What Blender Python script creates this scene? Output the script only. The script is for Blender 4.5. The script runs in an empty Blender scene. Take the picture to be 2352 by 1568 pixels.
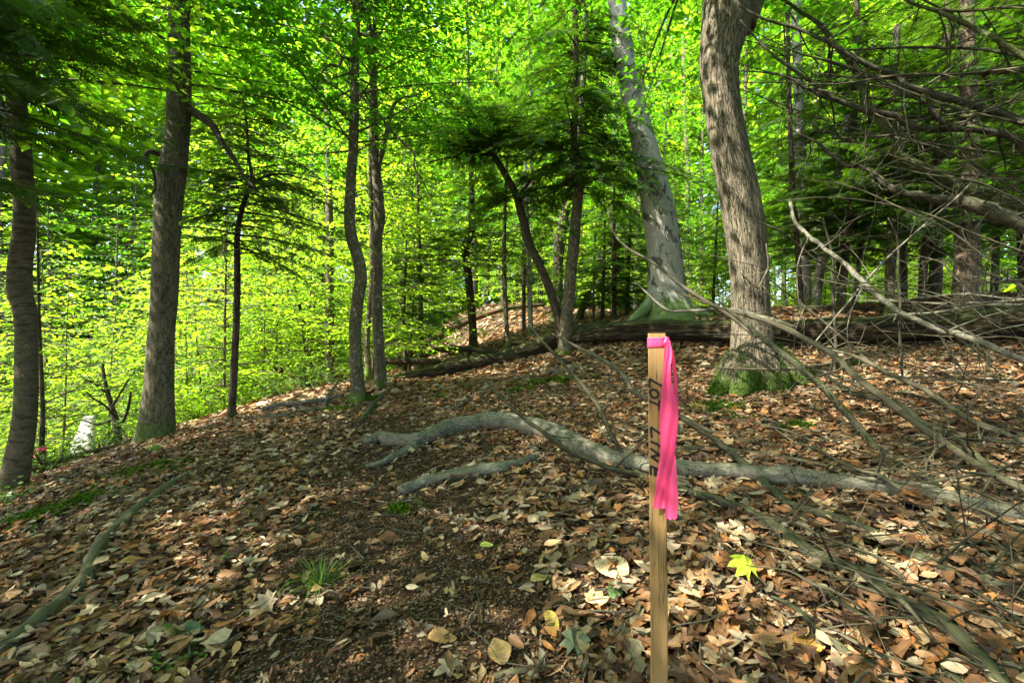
import bpy, math, random
import numpy as np
from mathutils import Vector
rad = math.radians
S = bpy.context.scene
COL = S.collection
RNG = np.random.default_rng(7)
F = 2352 * 16 / 36.0          # focal length in picture units (picture 2352 wide)
H = 1.15                      # eye height

def P(px, py, Y):             # a point at distance Y ahead that is seen at (px, py)
    return np.array([(px - 1176) / F * Y, Y, H - (py - 784) / F * Y])

# ------------------------------------------------------------------ numeric helpers
def vnoise(x, y, seed=0):
    x = np.asarray(x, float); y = np.asarray(y, float)
    xi = np.floor(x); yi = np.floor(y); fx = x - xi; fy = y - yi
    fx = fx * fx * (3 - 2 * fx); fy = fy * fy * (3 - 2 * fy)
    def h(a, b):
        s = np.sin(a * 127.1 + b * 311.7 + seed * 74.7) * 43758.5453
        return s - np.floor(s)
    return (h(xi, yi) * (1 - fx) + h(xi + 1, yi) * fx) * (1 - fy) + (h(xi, yi + 1) * (1 - fx) + h(xi + 1, yi + 1) * fx) * fy

def fbm(x, y, seed=0, o=4):
    r = 0; a = .5
    for k in range(o):
        r = r + a * (vnoise(x, y, seed + k) - .5); x = x * 2.03; y = y * 2.03; a *= .5
    return r

def nrm(a):
    return a / np.maximum(np.linalg.norm(a, axis=-1, keepdims=True), 1e-9)

def catmull(pts, sub=6):
    p = np.asarray(pts, float)
    if len(p) < 3:
        t = np.linspace(0, 1, sub + 1)[:, None]
        return p[0] * (1 - t) + p[-1] * t
    q = np.vstack([2 * p[0] - p[1], p, 2 * p[-1] - p[-2]])
    out = []
    for i in range(1, len(q) - 2):
        for t in np.arange(sub) / sub:
            out.append(.5 * ((2 * q[i]) + (-q[i - 1] + q[i + 1]) * t + (2 * q[i - 1] - 5 * q[i] + 4 * q[i + 1] - q[i + 2]) * t * t
                             + (-q[i - 1] + 3 * q[i] - 3 * q[i + 1] + q[i + 2]) * t ** 3))
    out.append(q[-2])
    return np.array(out)

# ------------------------------------------------------------------ terrain
ANCH = [  # px, py, distance
    (30, 1130, 4.0), (350, 1015, 5.5), (530, 965, 6.25), (820, 925, 6.4), (875, 885, 7.3), (757, 887, 11), (1300, 806, 9.6),
    (1530, 722, 9.2), (1730, 895, 4.6), (1550, 788, 8.2), (2352, 800, 4.9), (1270, 816, 9.5), (950, 878, 8.5), (1480, 1085, 2.8),
    (1100, 800, 11.5), (1200, 742, 15), (1350, 718, 14), (900, 860, 11), (1000, 770, 18), (1085, 800, 11.6),
    (1850, 722, 8.6), (2110, 718, 8.6), (2352, 735, 7.5), (2215, 690, 8.8), (1700, 712, 10), (200, 1060, 7.2), (420, 985, 7.0),
    (600, 930, 9.0), (1000, 864, 9.5), (1110, 842, 9.5), (1440, 728, 12.5), (716, 865, 13), (645, 850, 15)]
_plane = lambda x, y: .12 * x + .085 * y
A = [P(*a) for a in ANCH]
for x in (-3, -1, 0, 1, 3):
    for y in (-1.5, 1.2, 2.4):
        A.append(np.array([x, y, _plane(x, y)]))
for x, y, z in [(-6, 3, -1.3), (-9, 6, -3.0), (-8, 11, -4.0), (-14, 9, -5.2), (-12, 18, -5.6), (-20, 16, -7.0), (-5, 16, -2.9), (-6, 26, -3.4), (-20, 30, -6),
                (0, 24, 1.5), (6, 20, 1.1), (12, 14, 1.4), (9, 7, 1.7), (14, 22, .6), (10, 30, -.5), (0, 32, 1.2), (22, 25, 0), (15, 5, 2.2), (7, 2, 1.1), (8, -5, 1.0), (-8, -5, -1.5)]:
    A.append(np.array([x, y, z]))
A = np.array(A)
def _tps_fit(A):
    n = len(A)
    d = np.linalg.norm(A[:, None, :2] - A[None, :, :2], axis=2)
    K = np.where(d > 0, d * d * np.log(d + 1e-12), 0) + np.eye(n) * .02
    Pm = np.hstack([np.ones((n, 1)), A[:, :2]])
    M = np.zeros((n + 3, n + 3)); M[:n, :n] = K; M[:n, n:] = Pm; M[n:, :n] = Pm.T
    return np.linalg.solve(M, np.concatenate([A[:, 2], np.zeros(3)]))
TW = _tps_fit(A)
def gz(x, y):
    x = np.asarray(x, float); y = np.asarray(y, float); sh = x.shape
    xf = x.ravel(); yf = y.ravel()
    out = np.zeros(len(xf))
    for i in range(0, len(xf), 20000):
        a = xf[i:i + 20000]; b = yf[i:i + 20000]
        d = np.hypot(a[:, None] - A[None, :, 0], b[:, None] - A[None, :, 1])
        K = np.where(d > 0, d * d * np.log(d + 1e-12), 0)
        z = K @ TW[:len(A)] + TW[-3] + TW[-2] * a + TW[-1] * b
        r = np.hypot(a, b - 8)
        far = -3 + 6 * fbm(a / 40, b / 40, 5) + np.clip((b - 30) / 60, 0, 1) * 6 + np.clip(a, -30, 30) * .08
        t = np.clip((r - 22) / 30, 0, 1); t = t * t * (3 - 2 * t)
        out[i:i + 20000] = z * (1 - t) + far * t + .05 * fbm(a * 1.3, b * 1.3, 2) + .03 * fbm(a * 5, b * 5, 9, 3)
    return out.reshape(sh)

def G(px, py, lift=0.0):      # where the sight line through (px, py) meets the ground
    t = np.concatenate([np.linspace(.8, 12, 900), np.linspace(12.05, 30, 300)])
    d = np.array([(px - 1176) / F, 1, -(py - 784) / F])
    p = d[None] * t[:, None]; p[:, 2] += H
    below = p[:, 2] < gz(p[:, 0], p[:, 1])
    i = int(np.argmax(below)) if below.any() else 600
    q = p[i].copy(); q[2] = float(gz(q[0], q[1])) + lift
    return q

# ------------------------------------------------------------------ materials
def new_mat(name):
    m = bpy.data.materials.new(name); m.use_nodes = True
    nt = m.node_tree; nt.nodes.clear()
    out = nt.nodes.new('ShaderNodeOutputMaterial')
    return m, nt, out
def N(nt, typ, **kw):
    n = nt.nodes.new(typ)
    for k, v in kw.items():
        if k.startswith('i_'):
            n.inputs[k[2:].replace('_', ' ')].default_value = v
        else:
            setattr(n, k, v)
    return n
def ramp(nt, fac, stops):
    r = nt.nodes.new('ShaderNodeValToRGB'); e = r.color_ramp.elements
    while len(e) < len(stops): e.new(.5)
    for k, (p, c) in enumerate(stops):
        e[k].position = p; e[k].color = (*c, 1) if len(c) == 3 else c
    nt.links.new(fac, r.inputs[0]); return r.outputs[0]
def noise(nt, vec, scale, detail=5, rough=.6, dist=0):
    n = N(nt, 'ShaderNodeTexNoise'); n.inputs['Scale'].default_value = scale; n.inputs['Detail'].default_value = detail
    n.inputs['Roughness'].default_value = rough; n.inputs['Distortion'].default_value = dist
    nt.links.new(vec, n.inputs['Vector']); return n.outputs['Fac']
def scaled(nt, vec, s):
    m = N(nt, 'ShaderNodeVectorMath', operation='MULTIPLY'); nt.links.new(vec, m.inputs[0]); m.inputs[1].default_value = s
    return m.outputs[0]
def math_(nt, op, a, b, clamp=False):
    m = N(nt, 'ShaderNodeMath', operation=op, use_clamp=clamp)
    for i, v in enumerate((a, b)):
        if isinstance(v, (int, float)): m.inputs[i].default_value = v
        else: nt.links.new(v, m.inputs[i])
    return m.outputs[0]
def mixc(nt, fac, a, b, mode='MIX'):
    m = N(nt, 'ShaderNodeMix', data_type='RGBA', blend_type=mode)
    for s, v in ((m.inputs[0], fac), (m.inputs[6], a), (m.inputs[7], b)):
        if isinstance(v, (int, float)): s.default_value = v
        elif isinstance(v, tuple): s.default_value = (*v, 1)
        else: nt.links.new(v, s)
    return m.outputs[2]

def bark(name, dark, light, stretch=(1, 1, .18), scale=28, bump=.5, bumpd=.01, lichen=None, lichen_amt=.58, bands=0, moss=0, moss_h=.35, patches=None, patch_amt=.56, allover=0, rough=.9, crack=0, crack_s=(1, 1, .13), crack_w=.05):
    m, nt, out = new_mat(name); L = nt.links.new
    at = N(nt, 'ShaderNodeAttribute', attribute_name='bark_co'); v = at.outputs['Vector']
    tc = N(nt, 'ShaderNodeTexCoord'); ob = tc.outputs['Object']
    sv = scaled(nt, v, stretch)
    n1 = noise(nt, sv, scale, 8, .65, .6)
    col = ramp(nt, n1, [(.32, dark), (.62, light)])
    n2 = noise(nt, v, 5, 4, .6)
    col = mixc(nt, math_(nt, 'MULTIPLY', n2, .75), col, dark)
    hgt = n1
    if crack:
        nc = noise(nt, scaled(nt, v, crack_s), crack, 4, .6, .35)
        ck = ramp(nt, math_(nt, 'ABSOLUTE', math_(nt, 'SUBTRACT', nc, .5), 0), [(0, (0, 0, 0)), (crack_w, (1, 1, 1))])
        col = mixc(nt, math_(nt, 'SUBTRACT', 1.0, ck), col, tuple(c * .35 for c in dark)); hgt = math_(nt, 'ADD', math_(nt, 'MULTIPLY', n1, .5), math_(nt, 'MULTIPLY', ck, .8))
    if bands:
        nb = noise(nt, scaled(nt, v, (.25, .25, 1)), bands, 3, .6)
        col = mixc(nt, ramp(nt, nb, [(.5, (0, 0, 0)), (.62, (.65, .65, .65))]), col, tuple(c * .45 for c in dark))
    if lichen:
        nl = noise(nt, scaled(nt, v, (1, 1, .7)), 22, 6, .7, .5)
        col = mixc(nt, ramp(nt, nl, [(lichen_amt, (0, 0, 0)), (lichen_amt + .08, (.8, .8, .8))]), col, lichen)
    if patches:
        npz = noise(nt, scaled(nt, v, (1.3, 1.3, .8)), 3.6, 10, .74, .8)
        col = mixc(nt, ramp(nt, npz, [(patch_amt, (0, 0, 0)), (patch_amt + .05, (.85, .85, .85))]), col, patches)
    if moss or allover:
        nm = noise(nt, ob, 7, 6, .7)
        sep = N(nt, 'ShaderNodeSeparateXYZ'); L(ob, sep.inputs[0])
        if moss:
            hz = math_(nt, 'ADD', math_(nt, 'DIVIDE', sep.outputs[2], -moss_h), math_(nt, 'MULTIPLY', nm, 2.2))
            mf = ramp(nt, hz, [(.25, (0, 0, 0)), (.6, (moss, moss, moss))])
            col = mixc(nt, mf, col, (.06, .12, .008))
        if allover:
            geo = N(nt, 'ShaderNodeNewGeometry'); sn = N(nt, 'ShaderNodeSeparateXYZ'); L(geo.outputs['Normal'], sn.inputs[0])
            up = math_(nt, 'MULTIPLY', math_(nt, 'ADD', sn.outputs[2], .25), nm)
            col = mixc(nt, ramp(nt, up, [(.3, (0, 0, 0)), (.5, (allover,) * 3)]), col, (.06, .085, .014))
    b = N(nt, 'ShaderNodeBump'); b.inputs['Strength'].default_value = bump; b.inputs['Distance'].default_value = bumpd
    L(hgt, b.inputs['Height'])
    p = N(nt, 'ShaderNodeBsdfPrincipled'); p.inputs['Roughness'].default_value = rough; p.inputs['Specular IOR Level'].default_value = .2
    L(col, p.inputs['Base Color']); L(b.outputs[0], p.inputs['Normal']); L(p.outputs[0], out.inputs[0])
    return m

def leaf_mat(name, front, trans, tw=.5, rough=.5, spec=.35, mottle=0):
    m, nt, out = new_mat(name); L = nt.links.new
    at = N(nt, 'ShaderNodeAttribute', attribute_name='tint')
    oi = N(nt, 'ShaderNodeObjectInfo')
    c1 = mixc(nt, 1.0, at.outputs['Color'], front, 'MULTIPLY'); c2 = mixc(nt, 1.0, at.outputs['Color'], trans, 'MULTIPLY')
    if mottle:
        tc = N(nt, 'ShaderNodeTexCoord'); nn = noise(nt, tc.outputs['Object'], 45, 6, .75)
        f = ramp(nt, nn, [(.3, (1 - mottle,) * 3), (.7, (1 + mottle * .4,) * 3)])
        c1 = mixc(nt, 1.0, c1, f, 'MULTIPLY')
    p = N(nt, 'ShaderNodeBsdfPrincipled'); p.inputs['Roughness'].default_value = rough; p.inputs['Specular IOR Level'].default_value = spec
    t = N(nt, 'ShaderNodeBsdfTranslucent'); mx = N(nt, 'ShaderNodeMixShader'); mx.inputs[0].default_value = tw
    L(c1, p.inputs['Base Color']); L(c2, t.inputs['Color']); L(p.outputs[0], mx.inputs[1]); L(t.outputs[0], mx.inputs[2]); L(mx.outputs[0], out.inputs[0])
    return m

def plain(name, col, rough=.6, spec=.3, var=0, scale=60, bump=0):
    m, nt, out = new_mat(name); L = nt.links.new
    p = N(nt, 'ShaderNodeBsdfPrincipled'); p.inputs['Roughness'].default_value = rough; p.inputs['Specular IOR Level'].default_value = spec
    tc = N(nt, 'ShaderNodeTexCoord')
    n = noise(nt, tc.outputs['Object'], scale, 6, .65)
    L(ramp(nt, n, [(.3, tuple(c * (1 - var) for c in col)), (.7, tuple(min(1, c * (1 + var)) for c in col))]), p.inputs['Base Color'])
    if bump:
        b = N(nt, 'ShaderNodeBump'); b.inputs['Strength'].default_value = bump; b.inputs['Distance'].default_value = .004; L(n, b.inputs['Height']); L(b.outputs[0], p.inputs['Normal'])
    L(p.outputs[0], out.inputs[0]); return m

M = {}
M['bark_grey'] = bark('bark grey brown', (.06, .051, .03), (.19, .165, .105), (1, 1, .3), 34, .7, .012, (.3, .3, .24), .62, 0, .55, .5, (.03, .024, .018), .62, crack=17, crack_s=(1, 1, .35), crack_w=.03)
M['bark_band'] = bark('bark banded brown', (.055, .044, .026), (.16, .128, .08), (.7, .7, 1), 38, .6, .01, (.26, .24, .18), .64, 26, .4, .3)
M['bark_slim'] = bark('bark slim lichen', (.06, .049, .028), (.175, .14, .085), (1, 1, .35), 40, .6, .008, (.4, .38, .3), .57, 0, .7, .22, crack=26, crack_s=(1, 1, .3), crack_w=.03)
M['bark_ridge'] = bark('bark ridged', (.055, .046, .03), (.30, .25, .165), (1, 1, .16), 44, 1.0, .06, None, .6, 0, .85, .3, crack=46, crack_s=(1, 1, .12), crack_w=.03)
M['bark_beech'] = bark('bark pale beech', (.22, .205, .165), (.4, .375, .32), (1, 1, 1), 50, .3, .004, (.46, .46, .43), .6, 0, .8, .55, (.03, .028, .022), .53)
M['bark_dark'] = bark('bark dark hemlock', (.04, .03, .02), (.125, .09, .058), (1, 1, .2), 40, .8, .012, None, .6, 0, .3, .3, crack=26, crack_s=(1, 1, .25), crack_w=.05)
M['bark_snag'] = bark('bark shaggy snag', (.03, .022, .015), (.2, .15, .1), (1, 1, .12), 26, 1, .04, None, .6, 0, .3, .3)
M['log'] = bark('log bark', (.035, .026, .015), (.17, .125, .07), (1, 1, .1), 44, 1, .025, None, .6, 0, 0, .3, None, .6, .5, crack=22, crack_s=(1, 1, .1), crack_w=.07)
M['rot'] = bark('rotten log wood', (.022, .017, .01), (.145, .1, .05), (1, 1, .1), 34, 1, .06, None, .6, 0, 0, .3, (.02, .016, .01), .55, .6, crack=20, crack_s=(1, 1, .07), crack_w=.09)
M['rust'] = bark('red rotten log', (.06, .03, .018), (.2, .11, .06), (1, 1, .1), 44, 1, .02)
M['dead_grey'] = bark('dead limb grey', (.08, .071, .05), (.23, .212, .16), (1, 1, .6), 42, .5, .006, (.4, .4, .34), .64, 0, 0, .3, (.05, .05, .034), .6, .15, crack=24, crack_s=(1, 1, .5), crack_w=.025)
M['dead_twig'] = bark('dead branch brown', (.04, .033, .021), (.14, .115, .077), (1, 1, .3), 50, .5, .005, (.34, .33, .26), .66, 0, 0, .3, None, .6, .25)
M['dead_moss'] = bark('dead branch greenish', (.026, .025, .015), (.1, .09, .055), (1, 1, .3), 44, .6, .006, (.2, .2, .14), .66, 0, 0, .3, None, .6, .22, crack=40, crack_s=(1, 1, .2), crack_w=.04)
M['bleach'] = bark('bleached wood', (.36, .32, .27), (.62, .58, .52), (1, 1, .08), 40, .6, .01)
M['litter'] = leaf_mat('fallen leaves', (1, 1, 1), (1, .8, .55), .12, .6, .35, .55)
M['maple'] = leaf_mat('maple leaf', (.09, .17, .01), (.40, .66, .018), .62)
M['maple_dark'] = leaf_mat('maple leaf shade', (.04, .11, .009), (.12, .36, .006), .6)  # darker copy of the maple leaf, with shade put into its colour
M['hem'] = leaf_mat('hemlock needles', (.034, .078, .012), (.11, .25, .008), .42, .55, .3)
M['fern'] = leaf_mat('fern leaf', (.07, .15, .02), (.2, .35, .02), .45)
M['moss'] = leaf_mat('moss', (.05, .105, .006), (.09, .17, .008), .3, .8, .1)
M['grass'] = leaf_mat('grass blade', (.09, .2, .02), (.2, .4, .03), .4)
M['stake'] = bark('stake wood', (.21, .125, .045), (.31, .195, .078), (1, 1, .06), 70, .15, .002, crack=30, crack_s=(1, 1, .03), crack_w=.012)
M['ink'] = plain('black marker ink', (.012, .011, .01), .5, .3, .1)
m, nt, out = new_mat('pink flagging tape')
p = N(nt, 'ShaderNodeBsdfPrincipled'); p.inputs['Base Color'].default_value = (.95, .085, .25, 1); p.inputs['Roughness'].default_value = .45
t = N(nt, 'ShaderNodeBsdfTranslucent'); t.inputs[0].default_value = (1, .1, .28, 1); x = N(nt, 'ShaderNodeMixShader'); x.inputs[0].default_value = .4
nt.links.new(p.outputs[0], x.inputs[1]); nt.links.new(t.outputs[0], x.inputs[2]); nt.links.new(x.outputs[0], out.inputs[0]); M['pink'] = m

m, nt, out = new_mat('forest soil'); L = nt.links.new
tc = N(nt, 'ShaderNodeTexCoord'); ob = tc.outputs['Object']
n1 = noise(nt, ob, 30, 10, .75); n2 = noise(nt, ob, 1.3, 4, .6)
vo = N(nt, 'ShaderNodeTexVoronoi'); vo.inputs['Scale'].default_value = 38; L(scaled(nt, ob, (1, 1, 1)), vo.inputs['Vector'])
c = ramp(nt, n1, [(.3, (.02, .012, .007)), (.5, (.07, .042, .024)), (.7, (.17, .11, .065))])
c = mixc(nt, .55, c, ramp(nt, vo.outputs['Distance'], [(.1, (.13, .075, .04)), (.5, (.03, .018, .01))]))
c = mixc(nt, ramp(nt, n2, [(.56, (0, 0, 0)), (.66, (.55, .55, .55))]), c, (.045, .055, .012))
b = N(nt, 'ShaderNodeBump'); b.inputs['Strength'].default_value = 1; b.inputs['Distance'].default_value = .03; L(n1, b.inputs['Height'])
p = N(nt, 'ShaderNodeBsdfPrincipled'); p.inputs['Roughness'].default_value = .95; p.inputs['Specular IOR Level'].default_value = .1
L(c, p.inputs['Base Color']); L(b.outputs[0], p.inputs['Normal']); L(p.outputs[0], out.inputs[0]); M['soil'] = m

# ------------------------------------------------------------------ mesh builder
class MB:
    def __init__(s): s.V = []; s.C = []; s.T = []; s.Q = []; s.R = []; s.n = 0; s.mats = []
    def mi(s, mat):
        if mat not in s.mats: s.mats.append(mat)
        return s.mats.index(mat)
    def add(s, V, quads=None, tris=None, mat='log', co=None, tint=None, smooth=True):
        V = np.asarray(V, float).reshape(-1, 3); k = s.mi(mat)
        s.V.append(V); s.C.append(V if co is None else co)
        s.T.append(np.ones((len(V), 3)) if tint is None else tint)
        if quads is not None and len(quads): s.Q.append((np.asarray(quads) + s.n, k, smooth))
        if tris is not None and len(tris): s.R.append((np.asarray(tris) + s.n, k, smooth))
        s.n += len(V)
    def build(s, name, parent=None, origin=None):
        V = np.concatenate(s.V); C = np.concatenate(s.C); T = np.concatenate(s.T)
        if origin is not None: V = V - np.asarray(origin)
        me = bpy.data.meshes.new(name)
        me.vertices.add(len(V)); me.vertices.foreach_set('co', V.astype(np.float32).ravel())
        li = []; st = []; mi = []; sm = []; off = 0
        for lst, w in ((s.Q, 4), (s.R, 3)):
            for f, k, sf in lst:
                li.append(f.ravel()); st.append(off + w * np.arange(len(f))); off += w * len(f)
                mi.append(np.full(len(f), k)); sm.append(np.full(len(f), sf))
        li = np.concatenate(li); st = np.concatenate(st); mi = np.concatenate(mi); sm = np.concatenate(sm)
        me.loops.add(len(li)); me.loops.foreach_set('vertex_index', li.astype(np.int32))
        me.polygons.add(len(st)); me.polygons.foreach_set('loop_start', st.astype(np.int32))
        for mt in s.mats: me.materials.append(M[mt])
        me.polygons.foreach_set('material_index', mi.astype(np.int32)); me.polygons.foreach_set('use_smooth', sm.astype(bool))
        a = me.attributes.new('bark_co', 'FLOAT_VECTOR', 'POINT'); a.data.foreach_set('vector', C.astype(np.float32).ravel())
        a = me.attributes.new('tint', 'FLOAT_COLOR', 'POINT'); a.data.foreach_set('color', np.hstack([T, np.ones((len(T), 1))]).astype(np.float32).ravel())
        me.update(calc_edges=True)
        o = bpy.data.objects.new(name, me); COL.objects.link(o)
        if parent is not None: o.parent = parent
        return o

def tag(o, label=None, cat=None, group=None, kind=None):
    if label: o['label'] = label
    if cat: o['category'] = cat
    if group: o['group'] = group
    if kind: o['kind'] = kind
    return o
def empty(name, loc, label, cat, group=None):
    o = bpy.data.objects.new(name, None); COL.objects.link(o); o.location = Vector(loc); o.empty_display_size = .2
    return tag(o, label, cat, group)

def frames(p):
    t = nrm(np.gradient(p, axis=0))
    ref = np.array([0, 0, 1.]) if abs(t[0, 2]) < .8 else np.array([1., 0, 0])
    u = np.zeros_like(p); a = nrm(np.cross(t[0], ref))
    for i in range(len(p)):
        a = a - t[i] * (a @ t[i]); a = a / max(np.linalg.norm(a), 1e-9); u[i] = a
    return t, u, np.cross(t, u)

def tube(mb, pts, r, seg=10, mat='log', lump=.06, lobes=None, rng=RNG, close=True, ridge=0):
    p = np.asarray(pts, float); r = np.asarray(r, float); n = len(p)
    t, u, w = frames(p)
    s = np.concatenate([[0], np.cumsum(np.linalg.norm(np.diff(p, axis=0), axis=1))])
    th = np.arange(seg) * 2 * np.pi / seg
    R = np.repeat(r[:, None], seg, 1)
    if lump:
        k = np.zeros((n, seg)); m = max(r.mean(), 1e-4)
        for _ in range(4):
            a = rng.integers(1, 4); f = rng.uniform(.5, 2.2) / (m * 4); k += np.sin(a * th[None] + rng.uniform(0, 6.3) + np.sin(s[:, None] * f + rng.uniform(0, 6)) * 2) * np.sin(s[:, None] * f * .7 + rng.uniform(0, 6))
        R = R * (1 + lump * k * .6)
    if ridge:
        R = R * (1 + ridge * (fbm(th[None] * 9 + 0 * s[:, None], s[:, None] * 2.4 + np.sin(th[None] * 3), 31, 3)))
    if lobes is not None:       # (amount, height, count): root flare
        am, hh, ct = lobes; ph = rng.uniform(0, 6.3)
        e = np.exp(-np.maximum(s - s[0], 0) / hh)[:, None]
        R = R * (1 + am * e * (.55 + .45 * np.cos(ct * th[None] + ph + .5 * np.sin(2 * th[None] + ph)) + .25 * np.cos(th[None] * 2 + ph * 2)))
    V = p[:, None] + u[:, None] * (np.cos(th)[None, :, None] * R[..., None]) + w[:, None] * (np.sin(th)[None, :, None] * R[..., None])
    co = np.stack([np.cos(th)[None] * np.maximum(r[:, None], .02), np.sin(th)[None] * np.maximum(r[:, None], .02), s[:, None] + 0 * th[None]], -1) + rng.uniform(-5, 5, 3)
    i = np.arange(n - 1)[:, None] * seg; j = np.arange(seg)[None]; j2 = (j + 1) % seg
    q = np.stack([i + j, i + j2, i + seg + j2, i + seg + j], -1).reshape(-1, 4)
    V = V.reshape(-1, 3); co = co.reshape(-1, 3); tr = None
    if close:
        V = np.vstack([V, p[0], p[-1]]); co = np.vstack([co, co[0], co[-1]])
        a = np.arange(seg); b = (a + 1) % seg; o = (n - 1) * seg
        tr = np.vstack([np.stack([b, a, np.full(seg, n * seg)], -1), np.stack([o + a, o + b, np.full(seg, n * seg + 1)], -1)])
    mb.add(V, q, tr, mat, co)

def twigs(mb, path, r, cnt, lmin, lmax, rng, mat, seg=4, t0=.15, up=.0, sub=True, spread=.9):
    t, u, w = frames(path)
    for k in range(cnt):
        i = int(rng.uniform(t0, .97) * (len(path) - 1)); a = rng.uniform(0, 6.3)
        d = nrm(t[i] * rng.uniform(.3, 1.0) + (u[i] * math.cos(a) + w[i] * math.sin(a)) * spread + np.array([0, 0, up]))
        Ln = rng.uniform(lmin, lmax); bend = nrm(rng.normal(size=3)) * .35; n = 6
        tt = np.linspace(0, 1, n)[:, None]
        q = path[i] + d * Ln * tt + bend * Ln * tt ** 2 + rng.normal(size=(n, 3)) * .02 * Ln * tt
        r0 = min(r[i] * .5, Ln * .014 + .0015)
        tube(mb, q, np.linspace(r0, .0009, n), seg, mat, 0, rng=rng, close=False)
        if sub and Ln > .25:
            for _ in range(2):
                z = rng.integers(1, n - 1); d2 = nrm(d + rng.normal(size=3) * .7); L2 = Ln * rng.uniform(.25, .5)
                q2 = q[z] + d2 * L2 * np.linspace(0, 1, 4)[:, None]
                tube(mb, q2, np.linspace(r0 * .55, .0007, 4), 3, mat, 0, rng=rng, close=False)

# ------------------------------------------------------------------ leaves
LEAF6 = np.array([(0, 0, 0), (.3, -.27, .05), (.68, -.2, .04), (1, 0, -.06), (.68, .2, .04), (.3, .27, .05)]); LEAF6Q = [(0, 1, 2, 3), (0, 3, 4, 5)]
LEAF4 = np.array([(0, 0, 0), (.42, -.3, .05), (1, 0, -.05), (.42, .3, .05)]); LEAF4Q = [(0, 1, 2, 3)]
def _maple():
    a = [(-180, .12), (-140, .42), (-118, .30), (-85, .62), (-62, .45), (-52, .8), (-38, .72), (-25, .55), (-12, .86), (0, 1.0), (12, .86), (25, .55), (38, .72), (52, .8), (62, .45), (85, .62), (118, .30), (140, .42)]
    v = [(.0, 0, 0)] + [(math.cos(rad(x)) * r, math.sin(rad(x)) * r, -.10 * r * r + .06 * abs(math.sin(rad(x) * 2.5))) for x, r in a]
    v = np.array(v); v[:, :2] *= .62; v[:, 0] += .05
    return v, [(0, i, i + 1) for i in range(1, len(a))] + [(0, len(a), 1)]
MAPV, MAPT = _maple()
def scatter(mb, tv, quads, tris, pos, X, Zn, sc, tint, mat, smooth=False):
    n = len(pos); k = len(tv)
    if n == 0: return
    X = nrm(X); Zn = nrm(Zn - X * np.sum(X * Zn, -1, keepdims=True)); Y = np.cross(Zn, X)
    sc = np.asarray(sc, float)
    if sc.ndim == 1: sc = np.repeat(sc[:, None], 3, 1)
    tvv = tv[None] if tv.ndim == 2 else tv
    L = tvv * sc[:, None, :]
    V = pos[:, None] + L[..., 0:1] * X[:, None] + L[..., 1:2] * Y[:, None] + L[..., 2:3] * Zn[:, None]
    k = V.shape[1]; o = (np.arange(n) * k)[:, None, None]
    q = (np.asarray(quads)[None] + o).reshape(-1, 4) if quads is not None else None
    r = (np.asarray(tris)[None] + o).reshape(-1, 3) if tris is not None else None
    mb.add(V.reshape(-1, 3), q, r, mat, None, np.repeat(tint, k, 0), smooth)
def tints(n, rng, lo=.7, hi=1.3, hue=.15):
    b = rng.uniform(lo, hi, n); h = rng.uniform(-hue, hue, n)
    return np.stack([b * (1 + h), b, b * (1 - h * .5)], -1)

class Leafer:                      # collects leaf positions, then makes them in one go
    def __init__(s): s.p = []; s.x = []; s.n = []; s.s = []
    def twig(s, q0, d, L, rng, size, gap, nrm_up, jit=.35, droop=.25):
        n = max(2, int(L / gap)); t = (np.arange(n) + rng.uniform(.2, .8, n)) / n
        side = nrm(np.cross(d, nrm_up)) * np.where(np.arange(n) % 2, 1, -1)[:, None]
        pos = q0 + d * (t * L)[:, None]; pos[:, 2] -= .15 * L * t ** 2
        x = nrm(d[None] * rng.uniform(.3, 1, (n, 1)) + side * rng.uniform(.5, 1.1, (n, 1)) + np.array([0, 0, -droop]) * rng.uniform(0, 2, (n, 1)))
        s.p.append(pos); s.x.append(x); s.n.append(nrm_up + rng.normal(size=(n, 3)) * jit); s.s.append(size * rng.uniform(.6, 1.15, n))
    def flush(s, mb, mat, rng, kind='six', lo=.7, hi=1.3):
        p = np.concatenate(s.p); x = np.concatenate(s.x); n = np.concatenate(s.n); z = np.concatenate(s.s)
        ti = tints(len(p), rng, lo, hi)
        if kind == 'maple': scatter(mb, MAPV, None, MAPT, p, x, n, z * 1.15, ti, mat)
        elif kind == 'four': scatter(mb, LEAF4, LEAF4Q, None, p, x, n, z, ti, mat)
        else: scatter(mb, LEAF6, LEAF6Q, None, p, x, n, z, ti, mat)

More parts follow.
